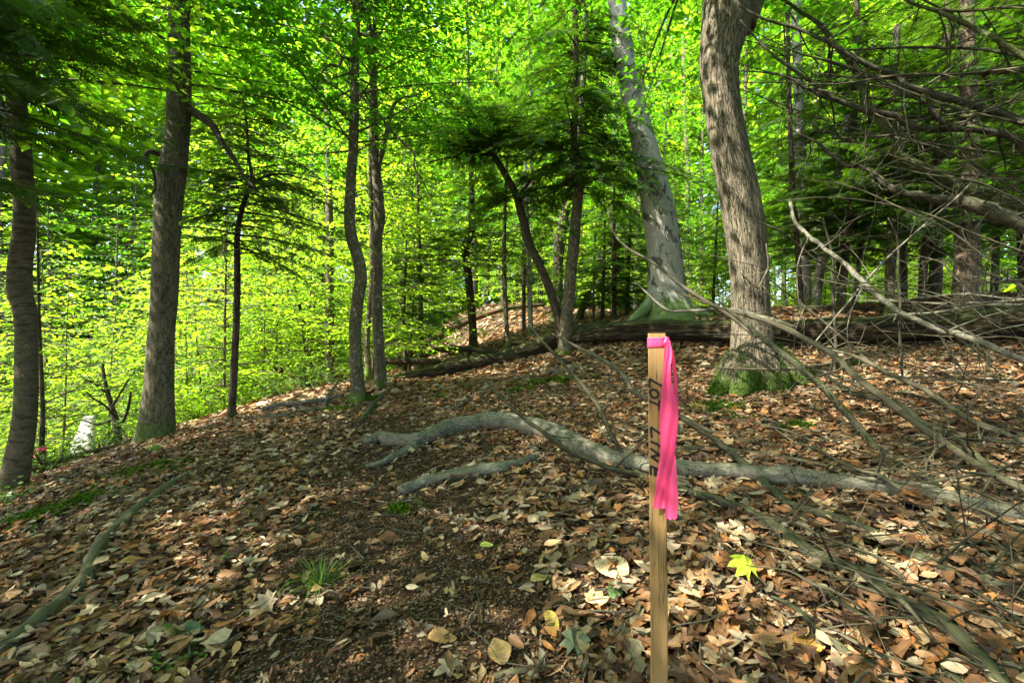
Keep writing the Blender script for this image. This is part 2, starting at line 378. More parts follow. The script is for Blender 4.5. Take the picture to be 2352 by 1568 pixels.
UP = np.array([0, 0, 1.])
def leafy_branch(mb, lf, p0, d, L, rng, size=.09, gap=.05, wood='bark_slim', tw_gap=.16, rise=0, wood_r=None):
    n = 9; t = np.linspace(0, 1, n)[:, None]; b = rng.normal(size=3) * .18; b[2] = rng.uniform(-.28, .02) + rise
    q = p0 + d * L * t + b * L * t ** 2
    r0 = wood_r or (.004 + .006 * L)
    if wood: tube(mb, q, np.linspace(r0, .0015, n), 4, wood, 0, rng=rng, close=False)
    m = max(4, int(L / tw_gap)); tg = nrm(np.gradient(q, axis=0))
    for k in range(m):
        f = .12 + .88 * (k + rng.uniform(0, .9)) / m; i = min(int(f * (n - 1)), n - 2); fr = f * (n - 1) - i
        pt = q[i] * (1 - fr) + q[min(i + 1, n - 1)] * fr
        sd = nrm(np.cross(tg[i], UP)) * (1 if k % 2 else -1)
        dd = nrm(tg[i] * rng.uniform(.5, 1) + sd * rng.uniform(.6, 1.1) + UP * rng.uniform(-.2, .15))
        l2 = L * (.16 + .34 * (1 - f)) * rng.uniform(.6, 1.15)
        l2 = min(max(l2, size * 1.2), .9)
        if wood and L > .5: tube(mb, np.array([pt, pt + dd * l2 * .5 - UP * .03 * l2, pt + dd * l2 - UP * .15 * l2]), [.003, .002, .001], 3, wood, 0, rng=rng, close=False)
        lf.twig(pt, dd, l2, rng, size, gap, nrm(UP + rng.normal(size=3) * .18))
    lf.twig(q[-2], tg[-1], L * .15 + size, rng, size, gap, UP)

def crown_leafy(mb, trunk, f0, f1, nb, Lfn, rng, size=.09, gap=.05, mat='maple', kind='six', el=(-.05, .55), tw_gap=.16, wood='bark_slim', lo=.7, hi=1.3, az=None):
    lf = Leafer(); n = len(trunk)
    for k in range(nb):
        f = f0 + (f1 - f0) * (k + rng.uniform(0, 1)) / nb; x = f * (n - 1); i = min(int(x), n - 2); pt = trunk[i] * (1 - x + i) + trunk[i + 1] * (x - i)
        a = k * 2.4 + rng.uniform(-.5, .5) if az is None else az[0] + rng.uniform(-1, 1) * az[1]
        e = rng.uniform(*el)
        d = np.array([math.cos(a) * math.cos(e), math.sin(a) * math.cos(e), math.sin(e)])
        leafy_branch(mb, lf, pt, d, Lfn((f - f0) / (f1 - f0)) * rng.uniform(.7, 1.2), rng, size, gap, wood, tw_gap)
    lf.flush(mb, mat, rng, kind, lo, hi)

def _spray(rng):
    V = []; Q = []
    def needle_twig(o, d, L, wd):
        d = np.asarray(d); s = np.array([-d[1], d[0]]); b = len(V)
        bz = rng.uniform(-.03, .03)
        for f, w in ((0, .35), (.35, 1), (.8, .8), (1, 0.1)):
            c = o + d * L * f; V.append((*(c - s * wd * w * .5), bz * f)); V.append((*(c + s * wd * w * .5), bz * f + .004))
        for k in range(3): Q.append((b + 2 * k, b + 2 * k + 2, b + 2 * k + 3, b + 2 * k + 1))
    needle_twig(np.zeros(2), np.array([1., 0]), 1, .05)
    for k in range(17):
        f = .05 + .9 * k / 17; sd = 1 if k % 2 else -1; a = sd * rng.uniform(.75, 1.05)
        L = (.42 * math.sin(math.pi * (f * .8 + .12)) + .04) * rng.uniform(.65, 1.1)
        needle_twig(np.array([f, 0.]), np.array([math.cos(a), math.sin(a)]), L, .05)
        if L > .28:
            o = np.array([f, 0.]) + np.array([math.cos(a), math.sin(a)]) * L * .5
            for s2 in (-1, 1):
                a2 = a + s2 * .8; needle_twig(o, np.array([math.cos(a2), math.sin(a2)]), L * .38, .045)
    V = np.array(V); V[:, 2] += -.10 * V[:, 0] ** 2 - .25 * V[:, 1] ** 2
    return V, Q
SPR = [_spray(np.random.default_rng(50 + k)) for k in range(3)]
class Hem:
    def __init__(s): s.p = []; s.x = []; s.n = []; s.s = []
    def branch(s, mb, p0, d, L, rng, droop=.3, size=.26, wood='bark_dark', gap=.075, r0=None, bare=.12):
        n = 10; t = np.linspace(0, 1, n)[:, None]; b = rng.normal(size=3) * .12; b[2] = -droop * rng.uniform(.5, 1.3)
        q = p0 + d * L * t + b * L * t ** 1.8; r0 = r0 or (.004 + .006 * L)
        tube(mb, q, np.linspace(r0, .0015, n), 4, wood, 0, rng=rng, close=False)
        tg = nrm(np.gradient(q, axis=0)); m = max(5, int(L / gap))
        for k in range(m):
            f = bare + (1 - bare) * (k + rng.uniform(0, .9)) / m; x = f * (n - 1); i = min(int(x), n - 2); pt = q[i] * (1 - x + i) + q[i + 1] * (x - i)
            sd = nrm(np.cross(tg[i], UP)) * (1 if k % 2 else -1)
            dd = nrm(tg[i] * rng.uniform(.6, 1.1) + sd * rng.uniform(.6, 1.1) + UP * rng.uniform(-.3, .12))
            s.p.append(pt); s.x.append(dd); s.n.append(nrm(UP + rng.normal(size=3) * .28)); s.s.append(size * (.5 + .8 * (1 - f)) * rng.uniform(.7, 1.2))
        s.p.append(q[-2]); s.x.append(tg[-1]); s.n.append(UP); s.s.append(size * .8)
    def flush(s, mb, rng, mat='hem', lo=.6, hi=1.35):
        p = np.array(s.p); x = np.array(s.x); nn = np.array(s.n); z = np.array(s.s); w = rng.integers(0, 3, len(p))
        for k in range(3):
            g = w == k
            scatter(mb, SPR[k][0], SPR[k][1], None, p[g], x[g], nn[g], z[g], tints(g.sum(), rng, lo, hi, .12), mat)
def crown_hem(mb, trunk, f0, f1, nb, Lfn, rng, droop=.3, size=.26, el=(-.1, .35), gap=.075, az=None, bare=.12, mat='hem'):
    h = Hem(); n = len(trunk)
    for k in range(nb):
        f = f0 + (f1 - f0) * (k + rng.uniform(0, 1)) / nb; x = f * (n - 1); i = min(int(x), n - 2); pt = trunk[i] * (1 - x + i) + trunk[i + 1] * (x - i)
        a = k * 2.4 + rng.uniform(-.5, .5) if az is None else az[0] + rng.uniform(-1, 1) * az[1]; e = rng.uniform(*el)
        h.branch(mb, pt, np.array([math.cos(a) * math.cos(e), math.sin(a) * math.cos(e), math.sin(e)]), Lfn((f - f0) / (f1 - f0)) * rng.uniform(.65, 1.2), rng, droop, size, 'bark_dark', gap, None, bare)
    h.flush(mb, rng, mat)

# ------------------------------------------------------------------ ground
def build_ground():
    a = 7.2; t = np.linspace(-1, 1, 241); xs = 300 * np.sinh(a * t) / np.sinh(a)
    t = np.linspace(-1, 1, 261); ys = 2.5 + 300 * np.sinh(a * t) / np.sinh(a)
    X, Y = np.meshgrid(xs, ys); Z = gz(X, Y)
    V = np.stack([X, Y, Z], -1).reshape(-1, 3); w = len(xs); h = len(ys)
    i = np.arange(h - 1)[:, None] * w + np.arange(w - 1)[None]
    q = np.stack([i, i + 1, i + w + 1, i + w], -1).reshape(-1, 4)
    mb = MB(); mb.add(V, q, None, 'soil'); o = mb.build('ground'); tag(o, kind='structure')
build_ground()

LIT = np.array([(.38, .23, .11), (.46, .32, .17), (.24, .125, .055), (.15, .075, .035), (.33, .26, .17), (.38, .165, .05), (.09, .048, .026), (.50, .40, .26), (.30, .155, .07)]) * np.array([1.02, 1.06, 1.1])
def soil_mask(x, y):     # 1 where the trodden strip runs
    cx = -.2 * y - .02 * y * y; w = .6 + .09 * (y - 1.6)
    m = np.exp(-((x - cx) / w) ** 2) * np.where(y < 2.6, 1.35, 1.35 - .6 * np.clip((y - 2.6) / 1.6, 0, 1)) * np.clip((7 - y) / 2, 0, 1)
    return np.clip(m + 1.0 * fbm(x * 2.2, y * 2.2, 40) + .06, 0, 1)
def leaf_grid(rng, nu=6):
    u = np.linspace(0, 1, nu); wd = rng.uniform(.17, .27) * np.sin(np.pi * u ** rng.uniform(.7, 1.0)) ** .9; wd[0] = .012; wd[-1] = .004
    wd *= rng.uniform(.7, 1.15, nu)
    curl = rng.uniform(-2.5, 4.2); bend = rng.uniform(-1.0, 1.6); tw = rng.uniform(-1.4, 1.4); V = []
    for k in range(nu):
        for s in (-1, -.5, 0, .5, 1):
            y = wd[k] * s; a = curl * y * 2.2
            yy = math.sin(a) / (curl * 2.2) if abs(curl) > .05 else y; zz = (1 - math.cos(a)) / (curl * 2.2) if abs(curl) > .05 else 0
            b = bend * (u[k] - .4); V.append((u[k] - .5, yy, zz + .25 * bend * (u[k] - .5) ** 2 + tw * yy * (u[k] - .5) + rng.uniform(-.022, .022)))
    Q = [(5 * k + j, 5 * k + 5 + j, 5 * k + 6 + j, 5 * k + 1 + j) for k in range(nu - 1) for j in range(4)]
    return np.array(V), Q
def lobed(rng):          # a dry maple or oak leaf, crumpled
    v = MAPV.copy(); r = np.hypot(v[:, 0], v[:, 1]); a, b, c = rng.uniform(-1, 1, 3)
    v[:, 0] = v[:, 0] * rng.uniform(.9, 1.3) - .25; v[:, 1] *= rng.uniform(.6, 1.0)
    v[:, 2] = .22 * a * np.sin(v[:, 0] * 7 + 3 * b) + .3 * c * v[:, 1] ** 2 * 4 + rng.uniform(-.06, .06, len(v)) + .25 * abs(b) * r * r
    return v, MAPT
def build_litter():
    rng = np.random.default_rng(11); mb = MB()
    G8 = [leaf_grid(rng) for _ in range(20)]; LB = [lobed(rng) for _ in range(12)]
    def ptsin(y0, y1, dens, xm=1.28, keep=None):
        area = xm * (y1 * y1 - y0 * y0); n = int(area * dens)
        y = np.sqrt(rng.uniform(y0 * y0, y1 * y1, n)); x = rng.uniform(-xm, xm, n) * y
        if keep is not None:
            g = rng.random(n) < keep(x, y); x = x[g]; y = y[g]
        return x, y
    def put(x, y, tv, q, size, mat='litter', tilt=.38, lift=.02, dark=0, tri=None, lo=.4):
        n = len(x); e = .04
        z0 = gz(x, y); sx = (gz(x + e, y) - z0) / e; sy = (gz(x, y + e) - z0) / e
        nn = nrm(np.stack([-sx, -sy, np.ones(n)], -1) + rng.normal(size=(n, 3)) * tilt)
        a = rng.uniform(0, 6.3, n); X = np.stack([np.cos(a), np.sin(a), sx * np.cos(a) + sy * np.sin(a)], -1)
        s = size * rng.uniform(lo, 1.45, n); s3 = np.stack([s, s * rng.uniform(.7, 1.35, n), s], -1)
        pos = np.stack([x, y, z0 + .004 + rng.random(n) ** 1.6 * lift], -1)
        g = np.clip(.5 + 1.6 * fbm(x * .9, y * .9, 77), 0, 1); idx = rng.integers(0, len(LIT), n)
        idx = np.where((rng.random(n) < .35 * g), rng.choice([0, 1, 4, 7], n), idx); idx = np.where(rng.random(n) < .4 * (1 - g), rng.choice([2, 3, 5, 8], n), idx)
        c = LIT[idx] * np.array([1, .93, .82]) * rng.uniform(.45, 1.05, (n, 1)) * (1 - dark)
        scatter(mb, tv, q, tri, pos, X, nn, s3, c, mat, tri is None)
    big = lambda x, y: 1 - .93 * soil_mask(x, y)
    for k, (tv, q) in enumerate(G8):
        x, y = ptsin(1.0, 3.4, 1150 / 20, keep=big); put(x, y, tv, q, .07, lift=.05)
        x, y = ptsin(3.4, 6.4, 720 / 20, keep=big); put(x, y, tv, q, .073, lift=.05)
    for v, tr in LB:
        x, y = ptsin(1.0, 6.4, 330 / 12, keep=big); put(x, y, v, None, .085, lift=.05, tri=tr)
    x, y = ptsin(6.4, 14, 420, 1.2); put(x, y, LEAF6 - np.array([.5, 0, 0]), LEAF6Q, .12, lift=.05, tilt=.4)
    x, y = ptsin(14, 26, 60, .6); put(x, y, LEAF6 - np.array([.5, 0, 0]), LEAF6Q, .17, lift=.05, tilt=.4)
    x, y = ptsin(.95, 3.0, 12000, keep=lambda x, y: .2 + .8 * soil_mask(x, y)); put(x, y, LEAF4 - np.array([.5, 0, 0]), LEAF4Q, .014, tilt=.7, lift=.012, dark=.5, lo=.25)
    x, y = ptsin(3.0, 5.5, 2600, keep=lambda x, y: .35 + .65 * soil_mask(x, y)); put(x, y, LEAF4 - np.array([.5, 0, 0]), LEAF4Q, .022, tilt=.6, lift=.02, dark=.45, lo=.25)
    x, y = ptsin(.95, 6, 420, keep=lambda x, y: 1 - .8 * soil_mask(x, y)); put(x, y, G8[3][0], G8[3][1], .045, lift=.05, tilt=.6)
    for c in DRIFT:                      # leaves lodged against and over fallen limbs
        n = int(len(c) * 7); i = rng.integers(0, len(c), n); a = rng.uniform(0, 6.3, n); rr = c[i, 3]
        g = fbm(c[i, 0] * 3, c[i, 1] * 3, 55) > -.05
        pos = c[i, :3] + np.stack([np.cos(a), np.sin(a), 0 * a], -1) * (rr * rng.uniform(.6, 1.9, n))[:, None]
        gzv = gz(pos[:, 0], pos[:, 1]); d = np.hypot(pos[:, 0] - c[i, 0], pos[:, 1] - c[i, 1]) / rr
        pos[:, 2] = gzv + .015 + np.clip(1.5 - d, 0, 1) * rr * rng.uniform(.1, .9, n); g &= (d > 1.05) | (rng.random(n) < .05)
        pos = pos[g]; n = len(pos); X = rng.normal(size=(n, 3)) * np.array([1, 1, .35])
        for k in range(10):
            w = np.arange(n) % 10 == k; tv, q = G8[k]
            scatter(mb, tv, q, None, pos[w], X[w], UP + rng.normal(size=(w.sum(), 3)) * .5, rng.uniform(.045, .09, w.sum()), LIT[rng.integers(0, len(LIT), w.sum())] * rng.uniform(.5, 1.05, (w.sum(), 1)), 'litter', True)
    tag(mb.build('leaf_litter'), 'brown and tan fallen leaves covering the forest floor', kind='stuff')
    mb = MB(); n = 4200
    y = np.sqrt(rng.uniform(1, 64, n)); x = rng.uniform(-1.25, 1.25, n) * y
    for i in range(n):
        a = rng.uniform(0, 6.3); L = rng.uniform(.05, .32); k = 4; tt = np.linspace(-.5, .5, k)
        px = x[i] + np.cos(a) * L * tt + rng.normal(size=k) * .012; py = y[i] + np.sin(a) * L * tt + rng.normal(size=k) * .012
        q = np.stack([px, py, gz(px, py) + .02 + rng.uniform(0, .02) + tt * rng.uniform(-.1, .1) * L], -1)
        r = rng.uniform(.0009, .0038); tube(mb, q, np.linspace(r, r * .5, k), 4, ['dead_twig', 'bark_dark', 'dead_grey'][i % 3], 0, rng=rng, close=False)
    tag(mb.build('twig_litter'), 'small broken twigs strewn over the leaf litter', kind='stuff')
DRIFT = []

# ------------------------------------------------------------------ trunks given by their picture outline
def trunk_path(pts, Y, sub=8, lean=0):
    """pts: (px, py, width) from the base upward, at distance Y (grows by lean per picture unit upward)"""
    y0 = pts[0][1]
    w = np.array([[*P(px, py, Y + lean * (y0 - py)), wd / F * Y / 2 / math.hypot(1, (px - 1176) / F)] for px, py, wd in pts])
    c = catmull(w, sub); return c[:, :3], c[:, 3]
def sink(path, r, dz=.25):
    return np.vstack([path[0] - UP * dz, path]), np.concatenate([[r[0]], r])

def make_tree(name, label, cat, pts, Y, mat, seg=14, lobes=None, lump=.05, ridge=0, group=None, sub=8, lean=0, seed=0):
    rng = np.random.default_rng(1000 + seed)
    path, r = trunk_path(pts, Y, sub, lean); base = path[0].copy()
    root = empty(name, base, label, cat, group)
    mb = MB(); p2, r2 = sink(path, r); tube(mb, p2, r2, seg, mat, lump, lobes, rng, ridge=ridge)
    return root, mb, path, r, base, rng

def side_limb(mb, pts, Ys, mat, seg=8, lump=.05, rng=RNG, sub=6, tw=0, twl=(.1, .4), close=True):
    """pts (px,py,w) with distance running from Ys[0] to Ys[1]"""
    n = len(pts); Yk = np.linspace(Ys[0], Ys[1], n)
    w = np.array([[*P(a, b, y), c / F * y / 2 / math.hypot(1, (a - 1176) / F) ** .7] for (a, b, c), y in zip(pts, Yk)])
    c = catmull(w, sub); tube(mb, c[:, :3], np.maximum(c[:, 3], .0012), seg, mat, lump, None, rng, close)
    if tw: twigs(mb, c[:, :3], c[:, 3], tw, twl[0], twl[1], rng, mat)
    return c[:, :3], c[:, 3]

# ------------------------------------------------------------------ the trees of the near ridge
def finish(root, mb, base, crown=None, nm='trunk'):
    mb.build(nm, root, base)
    if crown is not None: crown.build('crown', root, base)

def over(cr, p, f0, nb, rng, L=3.0, mat='maple_dark'):  # upper crown out of view, made dense to shade the floor
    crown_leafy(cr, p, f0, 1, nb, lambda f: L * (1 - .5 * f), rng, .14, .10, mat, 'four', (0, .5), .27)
# 1 leftmost
root, mb, p, r, base, rng = make_tree('maple_tree', 'dark brown banded tree trunk at the far left, bulging halfway up', 'tree',
    [(22, 1150, 92), (40, 1075, 74), (54, 980, 62), (60, 900, 60), (61, 800, 58), (57, 720, 60), (45, 670, 63), (46, 600, 60), (54, 540, 58), (55, 470, 55), (50, 380, 54), (42, 280, 52), (32, 190, 50), (22, 60, 46), (5, -200, 42), (-10, -700, 36), (-30, -1300, 28)], 4.0, 'bark_band', 18, (.35, .18, 3), .05, seed=1)
cr = MB(); crown_leafy(cr, p, .72, 1, 28, lambda f: 2.4 - 1.1 * f, rng, .10, .06, 'maple', 'six', (.0, .6)); over(cr, p, .84, 40, rng); finish(root, mb, base, cr)
# 2 large grey maple
root, mb, p, r, base, rng = make_tree('maple_tree', 'large grey brown maple trunk left of centre with a dark limb bending right', 'tree',
    [(356, 1030, 118), (360, 985, 92), (365, 900, 76), (369, 800, 70), (376, 700, 66), (381, 600, 66), (384, 500, 68), (390, 430, 70), (398, 380, 66), (406, 320, 58), (411, 250, 60), (412, 190, 56), (412, 100, 52), (411, 0, 50), (410, -150, 46), (414, -500, 40), (425, -1100, 28)], 5.4, 'bark_grey', 22, (.5, .22, 4), .04, seed=2)
b = MB(); side_limb(b, [(432, 250, 24), (462, 268, 22), (490, 292, 18), (508, 325, 15), (535, 360, 12), (560, 405, 9), (585, 430, 6)], (5.4, 5.0), 'bark_dark', 9, rng=rng); b.build('limb', root, base)
b = MB(); side_limb(b, [(385, 360, 18), (360, 352, 16), (340, 350, 12), (335, 372, 10), (352, 395, 8), (356, 430, 6), (346, 452, 4)], (5.4, 5.1), 'bark_dark', 8, rng=rng); b.build('limb', root, base)
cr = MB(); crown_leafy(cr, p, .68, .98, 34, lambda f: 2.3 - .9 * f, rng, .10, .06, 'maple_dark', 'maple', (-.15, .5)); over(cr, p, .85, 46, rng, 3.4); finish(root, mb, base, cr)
# 3 thin hemlock
root, mb, p, r, base, rng = make_tree('hemlock_tree', 'slender young hemlock with feathery flat sprays, right of the large grey maple', 'tree',
    [(530, 972, 24), (533, 930, 20), (540, 800, 18), (544, 700, 17), (545, 600, 16), (545, 540, 15), (556, 480, 13), (574, 425, 12), (578, 405, 9), (570, 350, 7), (567, 290, 6), (560, 240, 4), (556, 200, 2)], 6.2, 'bark_dark', 10, (.5, .1, 3), .04, seed=3)
b = MB(); side_limb(b, [(574, 425, 9), (610, 405, 7), (650, 400, 5), (700, 412, 4), (750, 430, 3)], (6.2, 5.6), 'bark_dark', 6, rng=rng); b.build('limb', root, base)
cr = MB(); h = Hem()
for k in range(74):
    i = int((.36 + .6 * k / 74) * (len(p) - 1)); a = k * 2.4; e = rng.uniform(-.1, .25); f = k / 74
    h.branch(cr, p[i], np.array([math.cos(a) * math.cos(e), math.sin(a) * .8, math.sin(e)]), (1.95 - 1.1 * f) * rng.uniform(.6, 1.15), rng, .3, .2, gap=.085)
for a, b_ in (((610, 405), (760, 455)), ((580, 430), (720, 520)), ((560, 470), (420, 500)), ((556, 480), (300, 440)), ((548, 545), (430, 590)), ((548, 560), (690, 590))):
    s = P(*a, 6.0); e = P(*b_, 5.6); d = e - s; Ld = np.linalg.norm(d); h.branch(cr, s, d / Ld, Ld, rng, .2, .26)
h.flush(cr, rng); finish(root, mb, base, cr)
# 4, 5 twin slim trunks
root, mb, p, r, base, rng = make_tree('maple_tree', 'slim lichen spotted trunk with an S bend, mossy at its foot', 'tree',
    [(822, 925, 46), (822, 890, 34), (818, 820, 30), (816, 740, 29), (823, 680, 29), (829, 635, 29), (822, 590, 28), (806, 540, 28), (803, 480, 26), (807, 400, 24), (812, 330, 23), (814, 250, 22), (816, 150, 20), (818, 60, 18), (820, -40, 17), (826, -300, 15), (835, -800, 10)], 6.4, 'bark_slim', 14, (.55, .12, 3), .05, seed=4)
b = MB(); side_limb(b, [(817, 205, 8), (840, 232, 8), (875, 270, 7), (915, 318, 6), (950, 352, 5), (952, 385, 4), (975, 425, 3), (992, 455, 2)], (6.4, 5.9), 'bark_slim', 6, rng=rng, tw=6); b.build('limb', root, base)
b = MB(); side_limb(b, [(815, 145, 10), (790, 132, 8), (778, 152, 7), (755, 150, 6), (735, 175, 5), (725, 215, 4)], (6.4, 6.0), 'bark_slim', 6, rng=rng, tw=4); b.build('limb', root, base)
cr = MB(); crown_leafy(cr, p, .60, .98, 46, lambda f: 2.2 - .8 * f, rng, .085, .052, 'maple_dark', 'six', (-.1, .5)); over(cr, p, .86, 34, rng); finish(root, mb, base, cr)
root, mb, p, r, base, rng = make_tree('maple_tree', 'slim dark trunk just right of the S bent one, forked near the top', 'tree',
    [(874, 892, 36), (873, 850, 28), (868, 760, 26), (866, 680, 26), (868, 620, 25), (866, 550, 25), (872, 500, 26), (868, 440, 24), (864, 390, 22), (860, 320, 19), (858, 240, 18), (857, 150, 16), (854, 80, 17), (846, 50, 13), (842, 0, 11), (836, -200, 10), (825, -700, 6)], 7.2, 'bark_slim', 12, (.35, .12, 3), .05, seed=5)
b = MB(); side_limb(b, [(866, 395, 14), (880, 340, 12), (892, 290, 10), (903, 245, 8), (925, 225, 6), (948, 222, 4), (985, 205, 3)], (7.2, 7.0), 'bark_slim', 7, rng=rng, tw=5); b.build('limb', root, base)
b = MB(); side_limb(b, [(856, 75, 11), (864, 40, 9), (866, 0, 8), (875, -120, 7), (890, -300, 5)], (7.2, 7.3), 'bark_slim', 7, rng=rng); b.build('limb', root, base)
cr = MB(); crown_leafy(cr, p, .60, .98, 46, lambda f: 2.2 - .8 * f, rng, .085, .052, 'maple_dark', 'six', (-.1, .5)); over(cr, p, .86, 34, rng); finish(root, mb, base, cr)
# poles behind
def pole(name, label, pts, Y, mat, seed, crown=None, group=None, seg=9, cat='tree', lobes=(.3, .1, 3)):
    root, mb, p, r, base, rng = make_tree(name, label, cat, pts, Y, mat, seg, lobes, .05, group=group, seed=seed)
    cr = None
    if crown:
        cr = MB(); kind, f0, f1, nb, L0, L1 = crown
        if kind == 'hem': crown_hem(cr, p, f0, f1, nb, lambda f: L0 + (L1 - L0) * f, rng)
        else: crown_leafy(cr, p, f0, f1, nb, lambda f: L0 + (L1 - L0) * f, rng, .1, .065, kind, 'six')
    finish(root, mb, base, cr); return root
pole('maple_tree', 'straight grey pole trunk behind the twin slim trunks, leafy shoots on its lower half', [(757, 890, 30), (757, 850, 22), (757, 740, 21), (757, 640, 20), (757, 540, 19), (755, 380, 17), (752, 200, 14), (750, 0, 12), (748, -300, 8)], 10.8, 'bark_slim', 6, ('maple', .05, 1, 60, 1.1, 2.0))
pole('maple_tree', 'thin crooked trunk seen between the S bent trunk and the forked one', [(846, 856, 18), (843, 800, 14), (846, 740, 13), (853, 640, 12), (853, 500, 11), (850, 350, 9), (856, 200, 8), (860, 0, 6)], 8.4, 'bark_slim', 7, ('maple', .5, 1, 16, 1.4, 1.0))
pole('hemlock_tree', 'dark hemlock trunk with a kink, standing behind the mossy log', [(1087, 806, 24), (1086, 760, 20), (1080, 680, 19), (1072, 600, 18), (1070, 562, 18), (1082, 535, 17), (1084, 470, 14), (1082, 400, 11), (1080, 300, 8), (1078, 200, 4)], 11.5, 'bark_dark', 8, ('hem', .28, .98, 64, 2.3, .9))
# forked pair
root, mb, p, r, base, rng = make_tree('hemlock_tree', 'leaning hemlock with a dark umbrella crown, left stem of the V pair at the log', 'tree',
    [(1296, 815, 26), (1284, 740, 22), (1268, 680, 21), (1240, 610, 20), (1216, 560, 20), (1200, 500, 19), (1186, 450, 17), (1160, 400, 15), (1130, 352, 13), (1108, 328, 9), (1098, 300, 6), (1090, 262, 4)], 9.4, 'bark_dark', 12, (.3, .1, 3), .05, seed=9)
b = MB(); side_limb(b, [(1186, 455, 8), (1215, 420, 7), (1232, 395, 5), (1260, 380, 3)], (9.4, 9.2), 'bark_dark', 6, rng=rng, tw=3); b.build('limb', root, base)
b = MB(); side_limb(b, [(1130, 355, 8), (1090, 358, 6), (1040, 362, 4), (985, 372, 3)], (9.4, 9.1), 'bark_dark', 6, rng=rng, tw=3); b.build('limb', root, base)
cr = MB(); h = Hem()
for k in range(105):
    i = len(p) - 1 - int(rng.uniform(0, .3) * len(p)); a = rng.uniform(0, 6.3); e = rng.uniform(-.05, .4)
    h.branch(cr, p[i] + rng.normal(size=3) * .1, np.array([math.cos(a), math.sin(a) * .7, math.sin(e)]), rng.uniform(.8, 2.4), rng, .28, .21, gap=.085)
for k in range(14):
    i = int(rng.uniform(.45, .7) * len(p)); a = rng.uniform(0, 6.3)
    h.branch(cr, p[i], np.array([math.cos(a), math.sin(a) * .7, .1]), rng.uniform(.6, 1.3), rng, .4, .26)
h.flush(cr, rng); finish(root, mb, base, cr)
root, mb, p, r, base, rng = make_tree('hemlock_tree', 'tall slim hemlock with drooping sprays, right stem of the V pair at the log', 'tree',
    [(1300, 822, 40), (1300, 780, 32), (1303, 720, 29), (1310, 640, 27), (1318, 560, 26), (1326, 470, 23), (1331, 420, 21), (1325, 360, 19), (1318, 320, 17), (1321, 250, 15), (1323, 160, 14), (1322, 70, 13), (1320, -60, 12), (1318, -300, 9), (1315, -700, 5)], 9.3, 'bark_slim', 12, (.3, .12, 3), .05, seed=10)
cr = MB(); h = Hem()
for k in range(110):
    f = .40 + .57 * k / 110; i = int(f * (len(p) - 1)); a = k * 2.4 + rng.uniform(-.4, .4); e = rng.uniform(-.15, .3)
    h.branch(cr, p[i], np.array([math.cos(a), math.sin(a) * .8, math.sin(e)]), rng.uniform(1.0, 2.5) * (1.15 - .5 * (f - .4)), rng, .5, .3, gap=.085)
for a, b_ in (((1325, 165), (1450, 195)), ((1325, 230), (1470, 215)), ((1322, 75), (1480, 30)), ((1320, 300), (1225, 290)), ((1322, 240), (1450, 215)), ((1330, 300), (1480, 345)), ((1322, 70), (1220, 60)), ((1325, 120), (1545, 150))):
    s = P(*a, 9.3); e = P(*b_, 8.7); d = e - s; Ld = np.linalg.norm(d); h.branch(cr, s, d / Ld, Ld * 1.15, rng, .45, .32)
h.flush(cr, rng); finish(root, mb, base, cr)
# background fork right behind
pole('maple_tree', 'mossy grey trunk forking at mid height, just behind the V pair', [(1282, 735, 40), (1283, 690, 26), (1281, 620, 24), (1286, 560, 26), (1296, 500, 22), (1310, 420, 17), (1330, 300, 14), (1345, 100, 12), (1350, -100, 8)], 13.5, 'bark_grey', 11, ('maple_dark', .4, 1, 40, 2.4, 1.8))
# beech
root, mb, p, r, base, rng = make_tree('beech_tree', 'pale smooth beech trunk with black blotches and a mossy flared foot', 'tree',
    [(1536, 730, 128), (1534, 690, 100), (1531, 640, 86), (1527, 590, 81), (1519, 530, 79), (1509, 470, 75), (1498, 410, 68), (1482, 340, 60), (1466, 280, 55), (1450, 210, 51), (1436, 140, 47), (1424, 60, 44), (1412, -40, 40), (1400, -200, 34), (1385, -500, 24)], 9.2, 'bark_beech', 26, (.34, .3, 5), .03, seed=12)
for pts in ([(1500, 690, 34), (1475, 715, 26), (1445, 738, 14)], [(1560, 690, 36), (1595, 712, 28), (1640, 730, 14)], [(1530, 700, 30), (1528, 735, 18), (1520, 748, 8)]):
    b = MB(); side_limb(b, pts, (9.15, 8.75), 'bark_beech', 9, rng=rng); b.build('root', root, base)
cr = MB(); crown_leafy(cr, p, .86, 1, 14, lambda f: 3.0 - 1.0 * f, rng, .12, .085, 'maple_dark', 'six', (0, .6)); over(cr, p, .92, 84, rng, 4.2, 'maple_dark'); finish(root, mb, base, cr)
